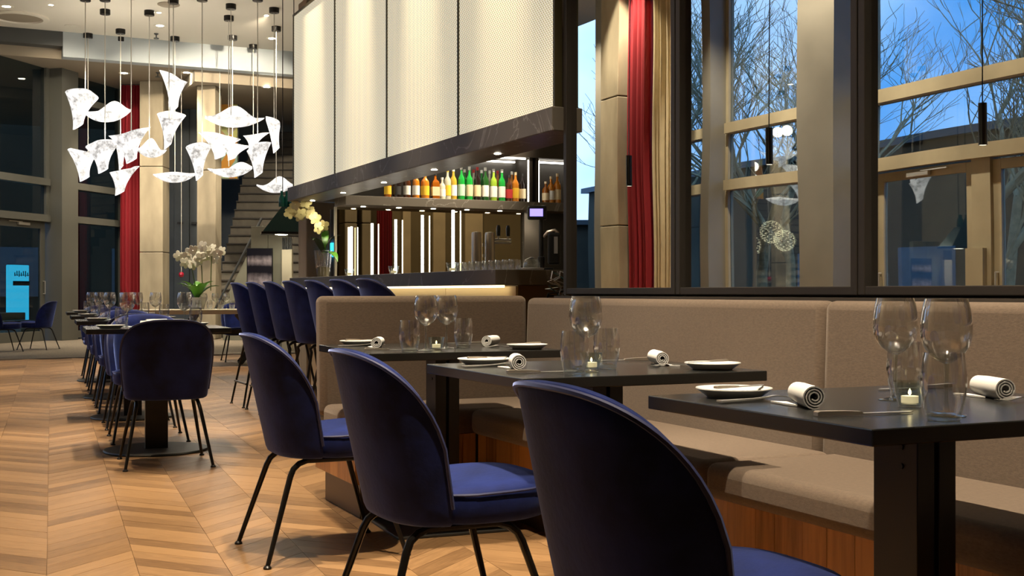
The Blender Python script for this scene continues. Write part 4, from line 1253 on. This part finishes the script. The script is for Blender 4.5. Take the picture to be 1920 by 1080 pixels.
chair = make_chair('dining_chair', '', 'chair', 0.0)
G1 = 'navy velvet dining chairs'
CH = [(1.28, 4.45, 0, 'navy velvet chair at the corner banquette table, farthest of the three'),
      (1.225, 3.08, 0, 'navy velvet chair in the middle of the three facing the banquette'),
      (1.185, 1.80, 0, 'navy velvet chair nearest the camera with only its back in view')]
for x, y, a, lb in CH: inst(chair, (x, y, 0), R(a), lb, G1)
RA = R(90-3.8)
LT = [(1.16, 7.68), (1.30, 9.80), (1.43, 11.75), (1.58, 14.0)]
LNAME = ['front table of the left row', 'second table of the left row', 'third table of the left row', 'last table of the left row']
for i, (x, y) in enumerate(LT):
    o = .60 if i == 0 else .62
    inst(chair, (x-.04, y-o-.0, 0), RA, 'navy velvet chair backing the camera at the %s' % LNAME[i], G1)
    inst(chair, (x+.04, y+.62, 0), RA+math.pi, 'navy velvet chair facing the camera behind the %s' % LNAME[i], G1)
x, y = at_z(72, 655, 0); inst(chair, (x, y, 0), R(150), 'dark blue tub chair standing alone by the far glass door', G1)
x, y = at_z(4, 659, 0); inst(chair, (x, y, 0), R(15), 'dark blue tub chair cut by the left edge of the picture', G1)
inst(chair, (3.75, 17.15, 0), R(-95), 'navy chair on the far side of the pale communal table', G1)
stool = make_chair('bar_stool', '', 'bar stool', .235, True)
for i, y in enumerate((6.83, 7.39, 8.0, 8.6, 9.2, 9.8, 10.4)):
    inst(stool, (2.50, y, 0), R(0), 'navy velvet bar stool with tall legs, %s from the near end of the bar' % ORD[i], 'navy bar stools along the bar')

# ---------------------------------------------------------------- banquette
def cushion(parent, name, x0, x1, y0, y1, z0, z1, bev, shear=0.0, axis='x'):
    m = MB()
    m.bb(x0, x1, y0, y1, z0, z1)
    if shear:
        m.v = [((x + shear*(z-z0)/(z1-z0)) if axis == 'x' else x, (y + shear*(z-z0)/(z1-z0)) if axis == 'y' else y, z) for x, y, z in m.v]
    return m.build(name, TAUPE, parent, bevel=bev, seg=4, angle=50)
bq = thing('banquette', 'long taupe upholstered banquette along the mirror wall with walnut base', 'bench')
g = .004
for a, b in ((3.16, 5.42), (.90, 3.16), (-1.35, .90)): cushion(bq, 'back_cushion', 2.595, 2.675, a+g, b-g, .40, .952, .030, .02)
for a, b in ((3.08, 4.90), (.85, 3.08), (-1.40, .85)): cushion(bq, 'seat_cushion', 2.085, 2.60, a+g, b-g, .352, .462, .034)
PLINTH = pmat('bronze_plinth', (.10, .075, .05), .4, metal=.4)
MB().bb(2.15, 2.66, -1.4, 4.9, .155, .35).build('core', DARKWALL, bq, smooth=False)
MB().bb(2.20, 2.66, -1.4, 4.9, 0, .155).build('plinth', PLINTH, bq, smooth=False)
rnd = random.Random(2); yy = -1.40; wid = [.10, .125, .09, .14, .11]; k = 0
while yy < 4.88:
    w_ = min(wid[k % 5], 4.9-yy); k += 1
    MB().bb(2.128+rnd.uniform(0, .001), 2.15, yy+.0008, yy+w_-.0008, .155, .351).build('board', WALNUT, bq, smooth=False); yy += w_
bq2 = thing('banquette', 'short taupe banquette return with its back to the bar', 'bench')
cushion(bq2, 'back_cushion', 1.565, 2.64, 5.43, 5.53, .40, .962, .030, .02, 'y')
cushion(bq2, 'seat_cushion', 1.565, 2.59, 4.905, 5.42, .352, .462, .034)
MB().bb(1.585, 2.64, 4.945, 5.53, .155, .35).build('core', DARKWALL, bq2, smooth=False)
MB().bb(1.61, 2.64, 4.99, 5.52, 0, .155).build('plinth', PLINTH, bq2, smooth=False)
xx = 1.565
for k in range(6):
    MB().bb(xx+.0008, min(xx+.10, 2.128)-.0008, 4.925, 4.945, .155, .351).build('board', WALNUT, bq2, smooth=False); xx += .10
yy = 4.945
for k in range(5):
    MB().bb(1.565, 1.585, yy+.0008, yy+.117-.0008, .155, .351).build('board', WALNUT, bq2, smooth=False); yy += .117

# ---------------------------------------------------------------- tables
TH = .75
def two_top(x0, y0, w, dpt, rz, label):
    t = thing('dining_table', label, 'table', (x0, y0, 0), rz, 'black tables along the banquette')
    MB().bb(0, w, 0, dpt, TH-.03, TH).build('table_top', TABLEM, t, smooth=False, bevel=.0025)
    cx, cy = w/2+.03, dpt/2
    MB().bb(cx-.26, cx+.26, cy-.22, cy+.22, 0, .012).build('base_plate', BASEM, t, smooth=False, bevel=.003)
    for s in (-1, 1):
        p = MB().box(cx+s*.029, cy, (TH-.03+.012)/2, .046, .13, TH-.03-.012).build('post', POSTM, t, smooth=False, bevel=.002)
        if s < 0:
            for z in (.66, .62): MB().lathe([(0, 0), (.006, 0), (.006, .003), (0, .003)], 10).build('bolt', BLACKM, p, loc=(cx-.029-.023, cy-.02, z), rot=(0, R(-90), 0))
    return t
TB = [((1.42, 4.29), .80, .84, -3.2, 'corner table by the bar'), ((1.38, 2.875), .79, .73, -0.5, 'middle banquette table'), ((1.402, 1.567), .80, .73, -0.7, 'nearest table')]
TLAB = ['black two seat table in the banquette corner nearest the bar', 'black two seat table between the other two along the banquette', 'black two seat table nearest the camera, cut by the right edge']

def lathe_thing(name, cat, parts):
    t = thing(name, '', cat)
    for nm, prof, mat, n in parts: MB().lathe(prof, n).build(nm, mat, t, angle=60)
    return t
wine = lathe_thing('wine_glass', 'wine glass', [
 ('bowl', [(.0045, .097), (.012, .100), (.030, .112), (.042, .130), (.0475, .152), (.0465, .175), (.0430, .198), (.0385, .217), (.0378, .2175), (.0422, .198), (.0456, .175), (.0466, .152), (.041, .131), (.029, .114), (.010, .103), (0, .102)], GLASSM, 36),
 ('stem', [(.012, .006), (.0055, .012), (.0042, .03), (.0040, .075), (.006, .097), (0, .099)], GLASSB, 14),
 ('foot', [(0, .0), (.035, .0), (.036, .0015), (.030, .003), (.012, .006), (0, .007)], GLASSB, 32)])
tumbler = lathe_thing('tumbler', 'tumbler', [
 ('wall', [(.031, .012), (.037, .035), (.0405, .065), (.0395, .095), (.0355, .122), (.0345, .122), (.0383, .095), (.0392, .065), (.0358, .036), (.0295, .014)], GLASSM, 32),
 ('base', [(0, 0), (.027, 0), (.0305, .005), (.031, .012), (.0295, .013), (.02, .016), (0, .014)], GLASSB, 28)])
plate = MB().lathe([(0, .003), (.05, .003), (.058, .0), (.062, .003), (.080, .016), (.084, .0185), (.0835, .0205), (.078, .018), (.062, .008), (.05, .007), (0, .007)], 40).mesh('plate', PORCELAIN)
def napkin_mesh(L=.135, r0=.006, r1=.0235, turns=3.2):
    m = MB(); N = 72; th = .0028
    outer, inner = [], []
    for i in range(N+1):
        u = i/N; a = u*turns*2*math.pi
        r = r0 + (r1-r0)*u
        outer.append((r+th/2, a)); inner.append((r-th/2, a))
    a_end = turns*2*math.pi
    def ring(y, k, sk):
        pts = [((r*k)*math.cos(a-a_end-1.2), (r*k)*math.sin(a-a_end-1.2)) for r, a in outer] + [((r*k)*math.cos(a-a_end-1.2), (r*k)*math.sin(a-a_end-1.2)) for r, a in reversed(inner)]
        return [(x, y + sk*(1-i/len(pts))*0, z + r1*1.02) for i, (x, z) in enumerate(pts)]
    rows = [ring(-L/2, 1.0, 0), ring(-L/6, 1.0, 0), ring(L/6, 1.0, 0), ring(L/2, .92, 0)]
    m.grid(rows, True)
    for r_, flip in ((0, False), (3, True)):
        b = r_*len(rows[0]); M = N+1
        for i in range(N):
            q = (b+i, b+i+1, b+2*M-2-i, b+2*M-1-i)
            m.f.append(q if flip else q[::-1])
    # loose corner flap lying on the table
    f0 = len(m.v)
    fl_ = [(-r1*.9, -L*.1), (-r1*1.0, L*.48), (-r1*2.3, L*.58), (-r1*1.6, L*.15)]
    for z in (.0006, .004):
        for x, y in fl_: m.v.append((x, y, z))
    m.f += [(f0+3, f0+2, f0+1, f0), (f0+4, f0+5, f0+6, f0+7)]
    for i in range(4): m.f.append((f0+i, f0+(i+1) % 4, f0+4+(i+1) % 4, f0+4+i))
    return m.mesh('napkin', WHITECLOTH, angle=50)
NAP = napkin_mesh()
def fork_mesh():
    m = MB(); L = .205
    sec = [(0, .009, .0035, .003), (.03, .008, .0035, .003), (.09, .0045, .003, .004), (.125, .0035, .003, .006), (.145, .006, .0022, .009), (.155, .011, .0018, .009), (.165, .0125, .0016, .008)]
    rows = []
    for x, w, t, z in sec: rows.append([(x, -w, z), (x, w, z), (x, w, z+t), (x, -w, z+t)])
    m.grid(rows, True); m.f.append((3, 2, 1, 0)); b = (len(rows)-1)*4; m.f.append((b, b+1, b+2, b+3))
    for k in range(4):
        y = -.0103+k*.0069
        m.grid([[(.164, y-.0018, .008), (.164, y+.0018, .008), (.164, y+.0018, .0096), (.164, y-.0018, .0096)], [(.190, y-.0016, .004), (.190, y+.0016, .004), (.190, y+.0016, .0055), (.190, y-.0016, .0055)], [(L, y-.0008, .006), (L, y+.0008, .006), (L, y+.0008, .007), (L, y-.0008, .007)]], True)
    return m.mesh('fork', CUTM, angle=40)
FORK = fork_mesh()
def knife_thing(name='table_knife', s=1.0):
    t = thing(name, '', 'knife')
    m = MB(); rows = []
    for x, w, h in ((0, .0075, .008), (.004, .009, .010), (.06, .008, .009), (.095, .0065, .007), (.10, .004, .004)):
        rows.append([(x*s, -w*s, .0012), (x*s, w*s, .0012), (x*s, w*s, h*s), (x*s, -w*s, h*s)])
    m.grid(rows, True); m.f.append((3, 2, 1, 0)); b = (len(rows)-1)*4; m.f.append((b, b+1, b+2, b+3))
    m.build('handle', BSTEEL, t, angle=40)
    m = MB()
    m.prism([(.098*s, -.004*s), (.12*s, -.009*s), (.20*s, -.009*s), (.215*s, .002*s), (.20*s, .006*s), (.098*s, .004*s)], .0015, .0035)
    m.build('blade', CUTM, t, smooth=False)
    return t
KN = knife_thing(); BK = knife_thing('butter_knife', .72)
def mk_item(name, me, cat, loc, rz, label, group):
    o = mk(name, me, None, loc, rz); return tag(o, label, cat, group)
for ti, ((x0, y0), w, dpt, rot, nm) in enumerate(TB):
    rz = R(rot); two_top(x0, y0, w, dpt, rz, TLAB[ti])
    def L(u, v, z=TH+.0005): return (x0 + u*math.cos(rz) - v*math.sin(rz), y0 + u*math.sin(rz) + v*math.cos(rz), z)
    kx, ky = w/.80, dpt/.73
    W1 = {0: (.27, .15), 1: (.28, .17), 2: (.275, .115)}[ti]; W2 = {0: (.40, .28), 1: (.375, .36), 2: (.42, .41)}[ti]
    T1_ = {0: (.18, .075), 1: (.195, .08), 2: (.205, .05)}[ti]; T2_ = {0: (.49, .33), 1: (.40, .265), 2: (.475, .44)}[ti]
    C1 = {0: (.33, .20), 1: (.34, .25), 2: (.335, .275)}[ti]
    inst(wine, L(*W1), 0, 'tall wine glass on the %s, the one nearer the aisle' % nm, 'wine glasses')
    inst(wine, L(*W2), 0, 'tall wine glass on the %s, the one nearer the banquette' % nm, 'wine glasses')
    inst(tumbler, L(*T1_), 0, 'clear tumbler on the %s, the one nearer the aisle' % nm, 'water tumblers')
    inst(tumbler, L(*T2_), 0, 'clear tumbler on the %s, the one nearer the banquette' % nm, 'water tumblers')
    candle_cup(L(*C1), 'small tealight cup between the glasses on the %s' % nm, .85)
    # chair side
    mk_item('plate', plate, 'plate', L(.15, dpt-.115), 0, 'white bread plate on the chair side of the %s' % nm, 'bread plates')
    inst(BK, L(.085, dpt-.14, TH+.021), rz+R(12), 'butter knife laid on the chair side plate of the %s' % nm, 'butter knives')
    mk_item('fork', FORK, 'fork', L(.03, dpt-.235), rz+R(4), 'steel fork beside the chair side napkin on the %s' % nm, 'forks')
    mk_item('napkin', NAP, 'napkin', L(.155, dpt*.51), rz+R((-22, -20, -24)[ti]), 'white rolled napkin on the chair side of the %s' % nm, 'rolled napkins')
    inst(KN, L(.045, dpt*.28), rz+R(-6), 'steel knife on the chair side of the %s' % nm, 'table knives')
    # banquette side
    mk_item('plate', plate, 'plate', L(w-.11, .12), 0, 'white bread plate on the banquette side of the %s' % nm, 'bread plates')
    inst(BK, L(w-.045, .135, TH+.021), rz+R(186), 'butter knife laid on the banquette side plate of the %s' % nm, 'butter knives')
    mk_item('fork', FORK, 'fork', L(w-.03, .255), rz+R(176), 'steel fork beside the banquette side napkin on the %s' % nm, 'forks')
    mk_item('napkin', NAP, 'napkin', L(w-.15, dpt*.50), rz+R((-38, 160, -22)[ti]), 'white rolled napkin on the banquette side of the %s' % nm, 'rolled napkins')
    inst(KN, L(w-.03, dpt-.12), rz+R(178), 'steel knife on the banquette side of the %s' % nm, 'table knives')

# left row
LH = .762
for i, (x, y) in enumerate(LT):
    t = thing('dining_table', 'black pedestal table with a round floor disc, %s' % LNAME[i], 'table', (x, y, 0), R(-3.8), 'black pedestal tables of the left row')
    MB().box(0, .08, LH-.015, .84, .72, .03).build('table_top', TABLEM, t, smooth=False, bevel=.0025)
    MB().box(0, 0, (LH-.03)/2, .135, .06, LH-.03).build('post', POSTM, t, smooth=False, bevel=.003)
    MB().lathe([(0, 0), (.31, 0), (.315, .006), (.31, .014), (0, .016)], 48).build('floor_disc', BASEM, t)
    rz = R(-3.8)
    def L(u, v, z=LH+.0005): return (x + u*math.cos(rz) - v*math.sin(rz), y + .08 + u*math.sin(rz) + v*math.cos(rz), z)
    n_ = LNAME[i]
    for (u, v, q) in ((-.16, .02, 'left'), (.19, .06, 'right')): inst(wine, L(u, v), 0, 'wine glass at the %s of the %s' % (q, n_), 'wine glasses')
    for (u, v, q) in ((-.20, -.07, 'left'), (.25, -.02, 'right')): inst(tumbler, L(u, v), 0, 'clear tumbler at the %s of the %s' % (q, n_), 'water tumblers')
    mk_item('plate', plate, 'plate', L(-.27, -.20), 0, 'white bread plate at the near left of the %s' % n_, 'bread plates')
    mk_item('plate', plate, 'plate', L(.28, .22), 0, 'white bread plate at the far right of the %s' % n_, 'bread plates')
    mk_item('napkin', NAP, 'napkin', L(-.03, -.2), R(70), 'white rolled napkin at the near side of the %s' % n_, 'rolled napkins')
    mk_item('napkin', NAP, 'napkin', L(.03, .22), R(100), 'white rolled napkin at the far side of the %s' % n_, 'rolled napkins')
# communal table
t = thing('communal_table', 'long pale communal table on crossed dark legs carrying the white orchid', 'table', (CTX, CTY, 0), R(-4))
PALE = pmat('pale_table_stone', (.58, .54, .40), .4)
MB().box(0.1, 0, CTZ-.03, 2.2, .95, .06).build('table_top', PALE, t, smooth=False, bevel=.004)
for xx in (-.55, .55):
    for s in (-1, 1):
        m = MB(); n0 = 0
        a, b = Vector((xx-s*.28, -.12, .02)), Vector((xx+s*.28, .12, CTZ-.06))
        m.tube([a, b], .05, 4).build('cross_leg', POSTM, t)
MB().box(0.1, -.3, .45, 1.6, .05, .06).build('rail', POSTM, t, smooth=False)
for k in range(7):
    px = 372 + k*10.5; xx, yy = at_d(px, 16.25 + .22*(k % 2))
    inst(wine if k % 2 else tumbler, (xx, yy, CTZ+.0005), 0, '%s on the communal table, %s from the left' % ('wine glass' if k % 2 else 'clear tumbler', ORD[k]), 'glasses on the communal table')
